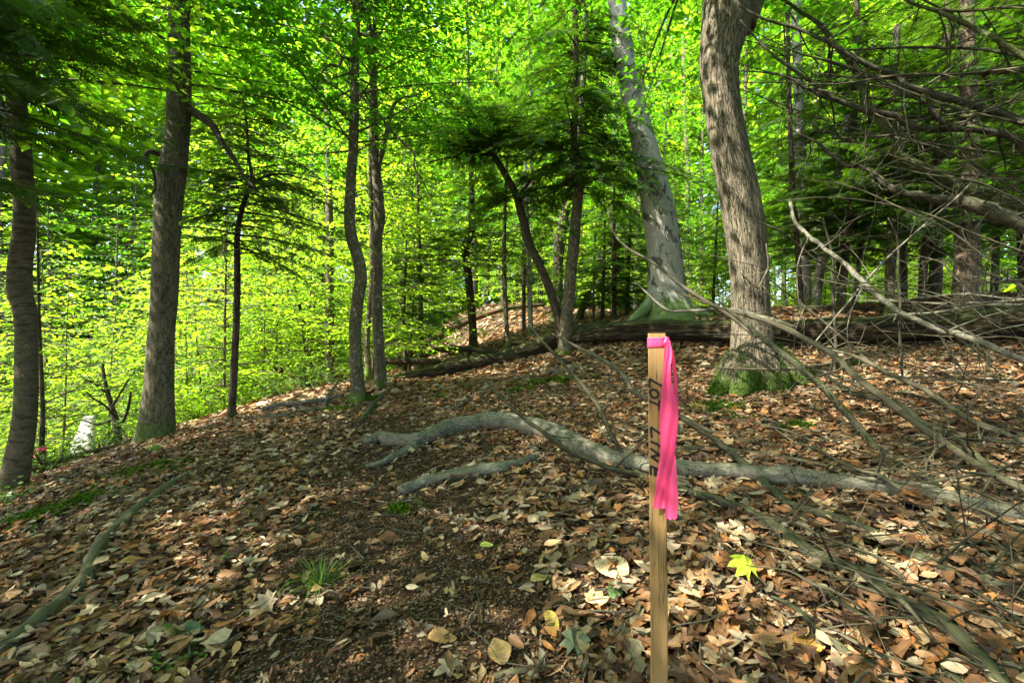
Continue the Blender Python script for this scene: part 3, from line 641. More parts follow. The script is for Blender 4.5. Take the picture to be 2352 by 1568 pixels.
# big ridged trunk
root, mb, p, r, base, rng = make_tree('oak_tree', 'big brown trunk with ridged shaggy bark and a bright green mossy foot', 'tree',
    [(1738, 905, 165), (1733, 860, 124), (1729, 800, 104), (1727, 740, 92), (1724, 680, 90), (1719, 600, 92), (1710, 520, 95), (1697, 440, 93), (1680, 360, 88), (1665, 280, 84), (1655, 200, 84), (1653, 140, 92), (1660, 90, 106), (1670, 40, 124), (1676, 0, 130), (1664, -70, 100), (1640, -200, 84), (1610, -500, 64), (1580, -1000, 40)], 4.6, 'bark_ridge', 64, (.30, .16, 5), .03, .10, seed=13, sub=14)
b = MB(); side_limb(b, [(1700, 60, 74), (1728, -20, 72), (1760, -140, 62), (1800, -320, 50), (1850, -600, 34)], (4.6, 4.7), 'bark_ridge', 20, rng=rng); b.build('limb', root, base)
mossroots = []
for pts, ys in (([(1694, 825, 66), (1668, 868, 60), (1648, 900, 42), (1634, 925, 16)], (4.6, 4.4)), ([(1772, 815, 70), (1810, 852, 66), (1848, 882, 54), (1892, 906, 36), (1935, 926, 16)], (4.6, 4.35)),
                ([(1750, 825, 76), (1772, 870, 74), (1790, 908, 58), (1800, 940, 26)], (4.52, 4.2)), ([(1715, 840, 60), (1706, 880, 62), (1694, 916, 40), (1688, 935, 16)], (4.5, 4.25)), ([(1772, 945, 24), (1752, 965, 22), (1722, 978, 18), (1690, 1000, 10)], (4.2, 3.8))):
    b = MB(); q, rr = side_limb(b, pts, ys, 'bark_ridge', 14, .06, rng=rng); b.build('root', root, base); mossroots.append((q, rr))
cr = MB(); crown_leafy(cr, p, .84, 1, 12, lambda f: 3.0 - 1.0 * f, rng, .12, .085, 'maple_dark', 'six', (0, .6)); over(cr, p, .87, 84, rng, 4.2, 'maple_dark'); finish(root, mb, base, cr)
ms = MB(); POS = []; NOR = []
for q, rr in mossroots[:4]:
    n = 8000; i = rng.integers(0, len(q), n); v = nrm(rng.normal(size=(n, 3)) + np.array([0, -.3, .5])); POS.append(q[i] + v * rr[i][:, None] * 1.02 + rng.normal(size=(n, 3)) * .004); NOR.append(v)
n = 14000; a = rng.uniform(0, 6.3, n); hgt = np.abs(rng.normal(size=n)) * .13 * np.clip(.75 + 2.2 * fbm(np.cos(a) * 3 + 9, np.sin(a) * 3, 3), .15, 1.6); rad_ = .235 + .13 * np.exp(-hgt / .1)
POS.append(base + np.stack([np.cos(a) * rad_, np.sin(a) * rad_, hgt - .03], -1)); NOR.append(np.stack([np.cos(a), np.sin(a), 0 * a + .3], -1))
POS = np.concatenate(POS); NOR = nrm(np.concatenate(NOR))
g = fbm(POS[:, 0] * 9 + POS[:, 1] * 5, POS[:, 2] * 9 + POS[:, 1] * 4, 23) > -.1; POS = POS[g]; NOR = NOR[g]; X = nrm(NOR + rng.normal(size=NOR.shape) * .6); scatter(ms, LEAF4, LEAF4Q, None, POS, X, rng.normal(size=NOR.shape), rng.uniform(.008, .02, len(POS)), tints(len(POS), rng, .5, 1.5), 'moss')
ms.build('moss', root, base)
# trunks behind the right log
RT = [('hemlock_tree', 'dark thin trunk in front of the grey beech, right of the ridged trunk', [(1840, 722, 17), (1836, 640, 15), (1830, 540, 14), (1822, 460, 14), (1818, 380, 13), (1812, 200, 11), (1808, 0, 9)], 8.5, 'bark_dark', ('hem', .25, 1, 30, 1.8, 1.5)),
      ('beech_tree', 'straight pale grey trunk behind the dark thin one', [(1850, 725, 42), (1848, 690, 35), (1846, 600, 32), (1842, 480, 31), (1838, 340, 28), (1832, 150, 24), (1828, -60, 20)], 9.6, 'bark_beech', ('hem', .4, 1, 40, 2.2, 1.8)),
      ('beech_tree', 'pale grey trunk leaning right beside the straight grey one', [(1866, 725, 32), (1874, 690, 25), (1884, 620, 23), (1898, 550, 22), (1914, 470, 22), (1930, 380, 20), (1955, 220, 17), (1980, 50, 14)], 9.4, 'bark_beech', ('hem', .4, 1, 40, 2.2, 1.8)),
      ('hemlock_tree', 'dark straight hemlock trunk right of the leaning grey one', [(1930, 722, 26), (1934, 660, 22), (1942, 580, 21), (1950, 500, 21), (1956, 420, 20), (1960, 300, 18), (1966, 120, 15), (1970, -80, 12)], 8.7, 'bark_dark', ('hem', .3, 1, 36, 2.0, 1.8)),
      ('hemlock_tree', 'thin dark trunk curving right, beside the dark straight hemlock', [(1962, 722, 14), (1966, 660, 12), (1975, 590, 12), (1985, 500, 12), (1992, 440, 11), (2000, 380, 10), (1996, 250, 8), (1990, 100, 6)], 9.0, 'bark_dark', ('hem', .3, 1, 26, 1.6, 1.2)),
      ('maple_tree', 'straight brown trunk standing behind the right half of the log', [(2043, 728, 32), (2044, 690, 26), (2046, 600, 25), (2049, 500, 25), (2052, 400, 23), (2056, 250, 20), (2060, 60, 17)], 8.3, 'bark_grey', ('hem', .4, 1, 40, 2.2, 1.8)),
      ('maple_tree', 'very thin trunk close beside the straight brown one behind the log', [(2063, 728, 11), (2064, 640, 9), (2066, 520, 9), (2070, 400, 8), (2076, 250, 7), (2080, 100, 5)], 8.5, 'bark_slim', ('maple_dark', .4, 1, 14, 1.3, 1.0)),
      ('hemlock_tree', 'dark trunk left of the broad shaggy snag', [(2114, 728, 26), (2118, 680, 22), (2124, 580, 21), (2131, 500, 21), (2135, 430, 20), (2150, 370, 18), (2165, 330, 17), (2172, 200, 15), (2180, 20, 12)], 8.2, 'bark_dark', ('hem', .35, 1, 36, 2.0, 1.8)),
      ('snag_tree', 'broad shaggy dead trunk near the right edge', [(2213, 740, 76), (2215, 690, 66), (2218, 620, 62), (2222, 540, 62), (2228, 470, 60), (2230, 400, 54), (2226, 300, 48), (2222, 150, 42), (2220, 0, 36)], 7.6, 'bark_snag', None)]
for k, (nm, lb, pts, Y, mt, crn) in enumerate(RT):
    pole(nm, lb, pts, Y, mt, 20 + k, crn, seg=22 if nm == 'snag_tree' else 12)
# thin trunks in the valley and behind the log
VT = [('maple_tree', 'thin leaning trunk in the bright valley, left of two thin straight ones', [(646, 842, 10), (643, 790, 8), (636, 734, 8), (622, 680, 8), (605, 629, 7), (590, 560, 6), (580, 480, 4)], 14.0, 'bark_dark', ('maple', .3, 1, 22, 1.6, 1.0)),
      ('maple_tree', 'thin pale straight trunk in the bright valley behind the slender young hemlock', [(660, 850, 10), (661, 805, 8), (660, 700, 8), (658, 600, 8), (655, 480, 7), (650, 350, 5)], 14.6, 'bark_slim', ('maple', .3, 1, 26, 1.8, 1.2)),
      ('maple_tree', 'thin dark crooked trunk in the bright valley, right of the thin pale one', [(718, 872, 14), (714, 840, 11), (703, 794, 10), (697, 740, 10), (690, 710, 9), (675, 640, 8), (668, 560, 7), (672, 460, 5)], 12.6, 'bark_dark', ('maple', .3, 1, 24, 1.7, 1.1)),
      ('maple_tree', 'short thick trunk half hidden in leaves left of the straight grey pole', [(735, 880, 16), (735, 840, 11), (736, 780, 10), (738, 700, 9), (742, 600, 7), (745, 500, 4)], 12.9, 'bark_slim', ('maple', .3, 1, 20, 1.4, .9)),
      ('maple_tree', 'thin curved sapling at the foot of the straight grey pole', [(690, 860, 10), (697, 838, 8), (708, 815, 7), (716, 790, 6), (720, 740, 5), (722, 680, 4), (722, 600, 3)], 11.8, 'bark_slim', ('maple', .4, 1, 16, 1.1, .8)),
      ('hemlock_tree', 'small hemlock left of the kinked one, standing above the log', [(930, 826, 11), (930, 800, 9), (927, 740, 9), (929, 670, 8), (932, 600, 6), (934, 540, 3)], 10.2, 'bark_dark', ('hem', .25, .98, 30, 1.2, .4)),
      ('hemlock_tree', 'small hemlock with a straight trunk just left of the kinked one', [(970, 822, 16), (968, 790, 12), (966, 700, 12), (963, 600, 11), (962, 548, 10), (960, 470, 7), (958, 400, 4)], 10.6, 'bark_slim', ('hem', .2, .98, 36, 1.6, .5)),
      ('maple_tree', 'thin pale trunk right of the kinked hemlock', [(1168, 808, 14), (1165, 770, 11), (1161, 700, 11), (1158, 600, 10), (1160, 480, 8), (1165, 350, 6)], 10.4, 'bark_slim', ('maple', .5, 1, 18, 1.3, .9)),
      ('maple_tree', 'thin dark straight trunk left of the V pair', [(1203, 768, 12), (1203, 740, 9), (1203, 660, 9), (1203, 580, 9), (1205, 450, 7), (1208, 300, 5)], 12.8, 'bark_dark', ('maple', .5, 1, 20, 1.7, 1.2)),
      ('beech_tree', 'thin grey trunk close to the left of the V pair', [(1222, 782, 16), (1219, 750, 12), (1217, 680, 12), (1214, 600, 12), (1210, 480, 10), (1206, 350, 7)], 11.6, 'bark_beech', ('maple', .5, 1, 20, 1.6, 1.1)),
      ('maple_tree', 'thin sapling stem between the V pair and the pale beech', [(1363, 738, 8), (1363, 700, 6), (1364, 640, 6), (1366, 560, 5), (1370, 460, 4)], 12.5, 'bark_slim', ('maple', .4, 1, 14, 1.2, .8)),
      ('hemlock_tree', 'dark young hemlock left of the pale beech, nearest to its foot', [(1412, 745, 16), (1411, 700, 11), (1411, 640, 11), (1410, 560, 9), (1410, 480, 6), (1410, 400, 3)], 11.4, 'bark_dark', ('hem', .2, .98, 44, 1.9, .6)),
      ('hemlock_tree', 'dark young hemlock half hidden by the pale beech foot', [(1440, 740, 14), (1441, 700, 11), (1443, 620, 10), (1446, 540, 8), (1448, 470, 4)], 12.2, 'bark_dark', ('hem', .25, .98, 40, 1.8, .6)),
      ('hemlock_tree', 'thin dark hemlock in the gap left of the pale beech, right of the leaning stump', [(1382, 745, 12), (1384, 700, 9), (1386, 640, 9), (1388, 560, 7), (1390, 480, 4)], 12.0, 'bark_dark', ('hem', .3, .98, 36, 1.7, .6)),
      ('snag_tree', 'short dark broken stump leaning right, behind the log left of the beech', [(1332, 728, 18), (1338, 708, 16), (1346, 688, 14), (1354, 668, 11)], 12.6, 'bark_dark', None),
      ('maple_tree', 'thin dark trunk at the far left, just right of the banded trunk', [(96, 1075, 18), (96, 1020, 15), (98, 960, 13), (96, 880, 11), (92, 780, 9), (88, 640, 7), (86, 500, 5)], 5.6, 'bark_dark', ('maple', .4, 1, 16, 1.1, .8)),
      ('snag_tree', 'crooked dead little tree with bare upturned limbs, left of the large grey maple', [(272, 1050, 24), (271, 1010, 20), (268, 980, 22), (261, 950, 16), (252, 918, 14), (244, 890, 12), (238, 860, 10), (236, 830, 6)], 6.6, 'dead_moss', None)]
for k, (nm, lb, pts, Y, mt, crn) in enumerate(VT):
    o = pole(nm, lb, pts, Y, mt, 40 + k, crn, seg=8)
    if 'upturned' in lb:
        rng = np.random.default_rng(5); base = np.array(o.location)
        for pts in ([(270, 975, 12), (285, 962, 9), (296, 930, 8), (300, 900, 5)], [(262, 955, 9), (240, 930, 6), (215, 915, 5), (195, 895, 3)], [(256, 935, 8), (275, 905, 6), (290, 880, 5), (310, 850, 3)], [(270, 990, 9), (250, 1020, 7), (225, 1035, 6)], [(262, 960, 7), (225, 975, 5), (180, 965, 4), (130, 1000, 3)], [(248, 905, 6), (215, 880, 5), (190, 870, 3)], [(280, 985, 9), (292, 1010, 7), (300, 1030, 5)]):
            b = MB(); side_limb(b, pts, (6.6, 6.3), 'dead_moss', 6, rng=rng, tw=7, twl=(.1, .35)); b.build('limb', o, base)
# pink tie on the thin trunk at far left
mb = MB(); rng = np.random.default_rng(3); c = P(96, 1030, 5.6); n = 24; a = np.linspace(0, 2 * np.pi, n)
ring = np.stack([c[0] + .043 * np.cos(a), c[1] + .043 * np.sin(a), c[2] + 0 * a], -1)
V = np.concatenate([ring - UP * .018, ring + UP * .02]); q = [(i, i + 1, n + i + 1, n + i) for i in range(n - 1)]
mb.add(V, q, None, 'pink'); t = np.linspace(0, 1, 6)
V = np.concatenate([np.stack([c[0] - .03 + s * .014 + .012 * np.sin(t * 4), 0 * t + c[1] - .046 - .01 * t, c[2] - .1 * t], -1) for s in (-1, 1)])
mb.add(V, [(i, i + 1, 7 + i, 6 + i) for i in range(5)], None, 'pink')
tag(mb.build('ribbon_tie', None, None), 'small red pink ribbon tied round a thin trunk at the far left', 'ribbon')
# overhanging hemlock from beyond the left edge
root, mb, p, r, base, rng = make_tree('hemlock_tree', 'dark hemlock boughs hanging in from the upper left corner', 'tree', [(-330, 1300, 60), (-325, 1000, 52), (-320, 700, 50), (-316, 400, 48), (-310, 100, 44), (-300, -300, 36), (-290, -800, 24)], 3.0, 'bark_dark', 12, (.3, .15, 3), seed=70)
cr = MB(); h = Hem()
for a, b_, y0, y1 in (((-320, 120), (215, 190), 3.0, 2.9), ((-318, 60), (330, 110), 3.0, 3.2), ((-315, 20), (300, 30), 3.0, 3.0), ((-310, -60), (210, 60), 3.0, 2.6), ((-316, 150), (360, 270), 3.0, 3.4), ((-300, -200), (120, -20), 3.0, 2.5),
                      ((-316, 90), (150, 150), 3.0, 2.5), ((-310, -100), (350, -40), 3.0, 3.3), ((-310, 0), (60, 90), 3.0, 2.4), ((-318, 190), (330, 330), 3.0, 3.6), ((-316, 40), (250, 150), 3.0, 3.6), ((-316, 100), (400, 190), 3.0, 3.9), ((-316, 240), (180, 330), 3.0, 3.5), ((-310, -40), (340, 70), 3.0, 3.7), ((-310, -160), (260, -10), 3.0, 3.4)):
    s = P(*a, y0); e = P(*b_, y1); d = e - s; Ld = np.linalg.norm(d); h.branch(cr, s, nrm(d + UP * .25), Ld * 1.05, rng, .22, .27, gap=.05, r0=.012, bare=.25)
for k in range(26):
    i = int((.5 + .5 * k / 26) * (len(p) - 1)); a = k * 2.4; h.branch(cr, p[i], np.array([math.cos(a), math.sin(a), .1]), rng.uniform(1, 1.9), rng, .3, .3)
h.flush(cr, rng); finish(root, mb, base, cr)
# ------------------------------------------------------------------ filler trees (one of each kind, then copies)
def proto(name, label, cat, group, Ht, r0, mat, crown, seed, lean=.4):
    rng = np.random.default_rng(seed); n = 12; t = np.linspace(0, 1, n)
    p = np.stack([lean * t ** 1.5 * rng.uniform(-1, 1) + .08 * np.sin(t * 5 + seed), lean * t * rng.uniform(-1, 1), Ht * t - .2], -1)
    root = empty(name, (0, 0, 0), label, cat, group)
    mb = MB(); tube(mb, catmull(p, 3), np.linspace(r0, r0 * .15, (n - 1) * 3 + 1), 9, mat, .05, (.4, .25, 3), rng); mb.build('trunk', root)
    cr = MB(); crown(cr, catmull(p, 3), rng); cr.build('crown', root); return root
def copy_tree(o, loc, rz, sc, label=None, group=None):
    c = o.copy(); COL.objects.link(c); c.location = Vector(loc); c.rotation_euler = (0, 0, rz); c.scale = (sc, sc, sc)
    if label: c['label'] = label
    if group: c['group'] = group
    for ch in list(o.children):
        d = ch.copy(); COL.objects.link(d); d.parent = c
    return c
LV = 'leafy bright green sapling among others in the sunlit valley on the left'
GV = 'saplings in the sunlit valley'
LB = 'leafy green tree among others in the woods behind the ridge'
GB = 'leafy trees behind the ridge'
LH = 'dark hemlock among others in the shady woods on the right'
GH = 'hemlocks in the shady right woods'
sap = [proto('maple_sapling', LV, 'tree', GV, 6.0, .03, 'bark_slim', lambda m, p, g: crown_leafy(m, p, .14, 1, 64, lambda f: 1.9 - 1.3 * f, g, .10, .06, 'maple', 'six', (-.1, .4), .2), 200 + k) for k in range(4)]
tall = [proto('maple_tree', LB, 'tree', GB, 14.0, .14, 'bark_grey', lambda m, p, g: crown_leafy(m, p, .22, 1, 84, lambda f: 3.2 - 1.6 * f, g, .15, .10, ['maple', 'maple_dark', 'maple_dark'][k], 'four', (-.05, .6), .28, lo=.65, hi=1.35), 220 + k, .8) for k in range(3)]
hems = [proto('hemlock_tree', LH, 'tree', GH, 9.0, .10, 'bark_dark', lambda m, p, g: crown_hem(m, p, .24, 1, 66, lambda f: 2.1 - 1.6 * f, g, .4, .36, gap=.12), 240 + k) for k in range(2)]
def place(kind, u, Y, sc, first):
    x = u * Y; loc = (x, Y, float(gz(x, Y)) - .05)
    if first: kind.location = loc; kind.scale = (sc,) * 3; return kind
    return copy_tree(kind, loc, rg.uniform(0, 6.3), sc)
rg = np.random.default_rng(77); used = set()
def put_many(kinds, spots):
    for i, (u, Y, sc) in enumerate(spots):
        k = kinds[i % len(kinds)]; place(k, u, Y, sc, k.name not in used); used.add(k.name)
sp = [(-1.22, 6.6, .62), (-1.0, 7.4, .7), (-1.16, 9, .9), (-.88, 8.6, .8), (-.7, 9.6, .85), (-.56, 10.5, .85), (-1.05, 11, 1.1), (-.8, 12, 1.1), (-.62, 13, 1.1), (-.46, 14, 1.0), (-1.28, 12.5, 1.2), (-.95, 14.5, 1.3), (-.72, 16, 1.3), (-.5, 17, 1.2), (-1.15, 16, 1.4), (-.36, 16.5, 1.1), (-.28, 20, 1.2), (-.15, 19, 1.0), (-.4, 12.2, .62)]
for k in range(34): sp.append((-1.35 + 1.15 * (k + rg.uniform(0, 1)) / 34, rg.uniform(8.5, 19), rg.uniform(.7, 1.3)))
put_many(sap, sp)
bk = []
for Y0, n, u0, u1 in ((19, 6, -1.25, -.35), (24, 6, -1.3, .1), (19, 6, -.3, .5), (23, 7, -.2, .95), (16.5, 5, .35, 1.25), (28, 9, -1.2, 1.2)):
    for k in range(n):
        bk.append((u0 + (u1 - u0) * (k + rg.uniform(.1, .9)) / n, Y0 + rg.uniform(-1.3, 1.3), rg.uniform(.8, 1.2)))
bk += [(rg.uniform(-1.3, .3), rg.uniform(20, 30), rg.uniform(.9, 1.3)) for k in range(16)]
put_many(tall, bk)
for i, (x, y, sc) in enumerate([(-3.2, -2.6, .9), (3.4, -2.2, .95), (6.5, 1.2, 1), (.3, -5.5, 1), (-7, -.5, 1), (7.5, -4.5, 1), (-6.8, -5, 1), (9.5, 4, 1), (0, -9, 1.1), (-6.6, 2.4, 1), (-9.4, 3.2, 1.05), (-1.2, -2.0, .95), (-4.6, .6, 1.0), (-9.8, .4, 1.1), (-12.5, 3, 1.1), (1.2, -1.5, 1.2), (4.6, -.9, 1.2), (-1.8, -4.2, 1.2)]):  # unseen trees added to keep sun and open sky off the floor
    copy_tree(tall[i % 3], (x, y, float(gz(x, y)) - .05), rg.uniform(0, 6.3), sc, 'unseen tall leafy tree added beside or behind the viewer to cast shade', 'unseen shade trees added around the viewer')
# low saplings just beyond the crest
low = [(-.02, 17, .8), (.1, 15.5, .7), (.2, 17, .8), (.3, 14.5, .7), (.38, 17, .75), (.46, 13.5, .6), (.52, 16, .7), (.6, 12.5, .6), (.66, 15, .7), (.74, 13.5, .65), (.84, 15, .7), (.95, 14, .65), (1.05, 16, .7), (.42, 20, .8), (.7, 19, .8), (.9, 19, .8), (.12, 20, .9), (.455, 17.5, .9), (.47, 22, 1.1), (.43, 24, 1.2), (.6, 21, 1.0), (.8, 22, 1.1), (1.0, 21, 1.1), (.5, 12.8, .45), (.78, 11.5, .4), (.9, 12.5, .45), (1.0, 12, .45), (.69, 11.6, .4)]
for i, (u, Y, sc) in enumerate(low):
    x = u * Y; copy_tree(sap[i % 4], (x, Y, float(gz(x, Y)) - .05), rg.uniform(0, 6.3), sc, 'leafy green sapling among others just beyond the crest of the ridge', 'saplings beyond the crest')
put_many(hems, [(.98, 9.8, .8), (1.12, 10.2, 1.0), (1.2, 10.5, 1.0), (.86, 11.5, .8), (1.42, 8.5, 1.0), (.72, 11.0, .55), (1.05, 12.5, 1.0), (.36, 12.6, .5), (.44, 13.5, .55), (1.34, 9.0, 1.0), (1.25, 5.6, .75), (.64, 13.5, .8), (1.02, 11.2, 1.2), (1.22, 8.8, 1.25), (.92, 9.4, 1.2), (1.45, 5.4, 1.1), (1.5, 4.6, .8), (1.75, 3.4, .8), (1.3, 10.2, 1.1), (1.14, 11.8, 1.0)])
# far woods: one mass
mb = MB(); rng = np.random.default_rng(91); n = 230000
ang = rng.uniform(-1.05, 1.05, n); R = rng.uniform(33, 52, n); x = R * np.sin(ang); y = R * np.cos(ang); hgt = rng.random(n) * (30 + 6 * fbm(ang * 8, 0 * ang, 4))
z = gz(x, y) + hgt
c = fbm(ang * 40, hgt * .5, 8) + .5 * fbm(ang * 14, hgt * .2, 18)
g = c > -.16; x, y, z = x[g], y[g], z[g]; n = g.sum()
a = rng.uniform(0, 6.3, n)
scatter(mb, LEAF4, LEAF4Q, None, np.stack([x, y, z], -1), np.stack([np.cos(a), np.sin(a), rng.uniform(-.5, .2, n)], -1), UP + rng.normal(size=(n, 3)) * .6, rng.uniform(.4, .95, n), tints(n, rng, .6, 1.3), 'maple')
for k in range(60):
    t = rng.uniform(-1, 1); rr = rng.uniform(32, 48); xx, yy = rr * math.sin(t), rr * math.cos(t); z0 = float(gz(xx, yy)); zz = np.linspace(-.5, 22, 6)
    tube(mb, np.stack([xx + rng.normal(size=6) * .2, yy + 0 * zz, z0 + zz], -1), np.linspace(.28, .1, 6), 7, 'bark_grey', 0, rng=rng)
tag(mb.build('distant_woods'), 'distant mass of green woodland foliage', kind='stuff')
# ------------------------------------------------------------------ fallen logs
def log(name, label, cat, pts, mat, seg=22, lump=.06, ridge=.08, seed=0, extra=None, group=None):
    rng = np.random.default_rng(300 + seed); mb = MB()
    w = np.array([[*P(a, b, y), c / F * y / 2] for a, b, c, y in pts]); c = catmull(w, 8)
    tube(mb, c[:, :3], c[:, 3], seg, mat, lump, None, rng, True, ridge)
    if extra: extra(mb, c, rng)
    o = mb.build(name, None, c[len(c) // 2, :3]); o.location = Vector(c[len(c) // 2, :3]); tag(o, label, cat, group); return o
def stubs(n, lo, hi, mat):
    return lambda mb, c, rng: twigs(mb, c[:, :3], c[:, 3] * .6, n, lo, hi, rng, mat, 5, .05, .4)
log('fallen_log', 'long mossy barked log rising from the twin slim trunks to the V pair', 'log',
    [(880, 876, 22, 8.6), (960, 860, 26, 8.8), (1040, 842, 28, 9.1), (1110, 828, 30, 9.4), (1168, 818, 32, 9.6), (1245, 792, 40, 9.8), (1330, 768, 46, 10.0), (1400, 754, 42, 10.0)], 'log', 26, seed=1, extra=stubs(5, .2, .5, 'dead_moss'))
log('fallen_log', 'thick rotten log with torn orange brown wood running behind the ridged trunk', 'log',
    [(1306, 786, 12, 9.2), (1340, 772, 30, 9.1), (1420, 760, 42, 8.8), (1520, 758, 44, 8.3), (1640, 760, 46, 7.6), (1780, 760, 50, 6.8), (1920, 758, 54, 6.2), (2060, 754, 58, 5.7), (2200, 747, 66, 5.3), (2340, 738, 78, 4.95), (2520, 726, 88, 4.6)], 'rot', 30, .11, .28, 2, extra=stubs(6, .15, .4, 'rot'))
log('fallen_log', 'red brown decayed log climbing the far slope behind the kinked hemlock', 'log',
    [(930, 818, 16, 11.2), (985, 786, 16, 12.3), (1045, 752, 16, 13.4), (1100, 728, 13, 14.4), (1150, 712, 10, 15)], 'rust', 12, seed=3, extra=stubs(5, .2, .6, 'dead_twig'))
log('fallen_log', 'short dark log lying level just right of the forked slim trunk', 'log',
    [(884, 828, 17, 9.4), (930, 830, 16, 9.4), (985, 829, 14, 9.5), (1030, 838, 10, 9.6)], 'log', 12, seed=4, extra=stubs(4, .2, .6, 'dead_moss'))
log('fallen_log', 'thin mossy log arched above the long mossy one', 'log',
    [(965, 822, 12, 9.9), (1000, 806, 14, 10.0), (1060, 800, 14, 10.1), (1120, 806, 13, 10.2), (1170, 806, 9, 10.3)], 'log', 12, seed=5, extra=stubs(6, .2, .7, 'dead_moss'))
log('fallen_log', 'cut end of a small dark log between the twin slim trunks', 'log', [(836, 884, 22, 7.9), (860, 884, 24, 7.9), (900, 876, 20, 8.1), (930, 868, 12, 8.3)], 'log', 14, seed=6)
log('split_log', 'bleached pale split log leaning down the slope left of the large grey maple', 'log',
    [(170, 1110, 46, 6.0), (180, 1073, 44, 6.1), (192, 1020, 36, 6.4), (201, 980, 28, 6.7), (205, 960, 20, 6.8)], 'bleach', 12, .12, .2, 7)
log('fallen_pole', 'thin dead pole propped across the slope behind the large grey maple', 'branch',
    [(20, 1098, 16, 5.3), (92, 1069, 15, 5.4), (154, 1052, 14, 5.6), (201, 1039, 13, 5.7), (264, 1025, 12, 5.9), (330, 998, 10, 6.1)], 'dead_twig', 9, seed=8, extra=stubs(8, .1, .3, 'dead_twig'))
log('fallen_log', 'dark fallen trunk lying on the crest behind the leaning hemlock', 'log', [(1040, 742, 10, 15.2), (1100, 722, 11, 15.6), (1180, 706, 11, 16), (1250, 700, 8, 16.4)], 'bark_dark', 10, seed=9, extra=stubs(8, .2, .7, 'dead_twig'))

# ------------------------------------------------------------------ dead branches
NB = [0]
def branch(label, pts, Ys=None, mat='dead_twig', tw=6, twl=(.1, .45), cat='branch', seg=9, sides=(), name='dead_branch', lift=.5, lump=.1, group=None):
    """on the ground when Ys is None, else distance Ys[0]..Ys[1] but never under the ground"""
    NB[0] += 1; rng = np.random.default_rng(500 + NB[0]); mb = MB()
    def path(pts, Ys):
        n = len(pts); out = []
        for k, (a, b, c) in enumerate(pts):
            g = G(a, b)
            if Ys is None: r = c / F * g[1] / 2; q = g + UP * r * lift
            else:
                y = Ys[0] + (Ys[1] - Ys[0]) * k / (n - 1)
                if y > g[1] * .97: y = g[1] * .97
                q = P(a, b, y); r = c / F * y / 2 / math.hypot(1, (a - 1176) / F) ** .9
            out.append([*q, r])
        return catmull(np.array(out), 6)
    if name == 'dead_bough': pts = [(a, b, w * .8) for a, b, w in pts]
    c = path(pts, Ys); k = len(c)
    jt = np.cumsum(rng.normal(size=(k, 3)), 0); jt -= np.linspace(0, 1, k)[:, None] * jt[-1]; c[:, :3] += jt * (c[:, 3:4] * .16) * np.array([1, 1, .6 if Ys is not None else 0])
    kn = rng.choice(k, max(1, k // 12)); ii = np.arange(k); c[:, 3] *= 1 + sum(.16 * np.exp(-((ii - q_) / 1.1) ** 2) for q_ in kn) + .025 * rng.normal(size=k)
    if Ys is None: DRIFT.append(c)
    tube(mb, c[:, :3], np.maximum(c[:, 3], .001), seg, mat, lump, None, rng)
    if tw: twigs(mb, c[:, :3], c[:, 3], int(tw * (1.35 if Ys is not None else 1)), twl[0], twl[1], rng, mat)
    for sp, sy in sides:
        e = path(sp, sy); tube(mb, e[:, :3], np.maximum(e[:, 3], .001), max(6, seg - 3), mat, lump, None, rng); twigs(mb, e[:, :3], e[:, 3], max(2, tw // 3), twl[0], twl[1] * .7, rng, mat)
    org = c[0, :3]; o = mb.build(name, None, org); o.location = Vector(org); tag(o, label, cat, group); return o

branch('thick grey crooked limb lying across the leaves behind the stake, forked at its left end', [(838, 1026, 20), (880, 1020, 30), (940, 1030, 32), (1000, 1022, 34), (1070, 998, 36), (1150, 986, 38), (1220, 990, 40), (1300, 1016, 42), (1380, 1048, 42), (1480, 1080, 38), (1600, 1092, 37), (1760, 1106, 37), (1900, 1120, 37), (2010, 1134, 42), (2120, 1150, 42), (2240, 1184, 38), (2360, 1205, 36)], None, 'dead_grey', 5, (.1, .3), 'limb', 14, [([(960, 1034, 22), (915, 1052, 18), (880, 1068, 14), (840, 1076, 9)], None)], 'fallen_limb', .95)
branch('short grey limb with a snapped left end, below the thick crooked one', [(916, 1137, 24), (960, 1124, 27), (1010, 1108, 28), (1080, 1094, 28), (1150, 1084, 28), (1200, 1072, 24), (1240, 1052, 18)], None, 'dead_grey', 2, (.1, .2), 'limb', 12, (), 'fallen_limb', .85)
branch('long pale curved stick on the leaves behind the stake top', [(1005, 965, 9), (1060, 930, 11), (1110, 904, 12), (1180, 878, 12), (1260, 860, 11), (1340, 846, 9), (1430, 834, 7), (1500, 826, 6)], None, 'dead_grey', 3, (.1, .3))
branch('dark decayed branch stump pointing at the slim trunk foot', [(832, 975, 18), (850, 952, 18), (872, 925, 16), (898, 900, 12)], None, 'dead_moss', 2, (.1, .2))
branch('mossy brown stick lying left of the pale curved stick', [(1060, 985, 16), (1090, 972, 16), (1130, 950, 14), (1165, 932, 9)], None, 'dead_twig', 3, (.1, .2))
branch('long dark decaying branch down the left slope', [(-30, 1530, 44), (60, 1470, 40), (130, 1410, 38), (200, 1340, 36), (235, 1280, 34), (290, 1215, 30), (340, 1170, 27), (400, 1125, 24), (450, 1090, 18), (480, 1070, 10)], None, 'dead_twig', 6, (.08, .3), 'branch', 12, [([(150, 1420, 22), (190, 1390, 24), (240, 1345, 18)], None)])
branch('thin pale forked stick in the lower left, hooked at one side', [(318, 1575, 11), (360, 1510, 11), (405, 1440, 11), (440, 1395, 11), (455, 1360, 9), (470, 1300, 6)], None, 'dead_grey', 2, (.05, .15), 'stick', 7, [([(444, 1392, 8), (466, 1420, 8), (475, 1462, 8), (525, 1476, 5)], None)])
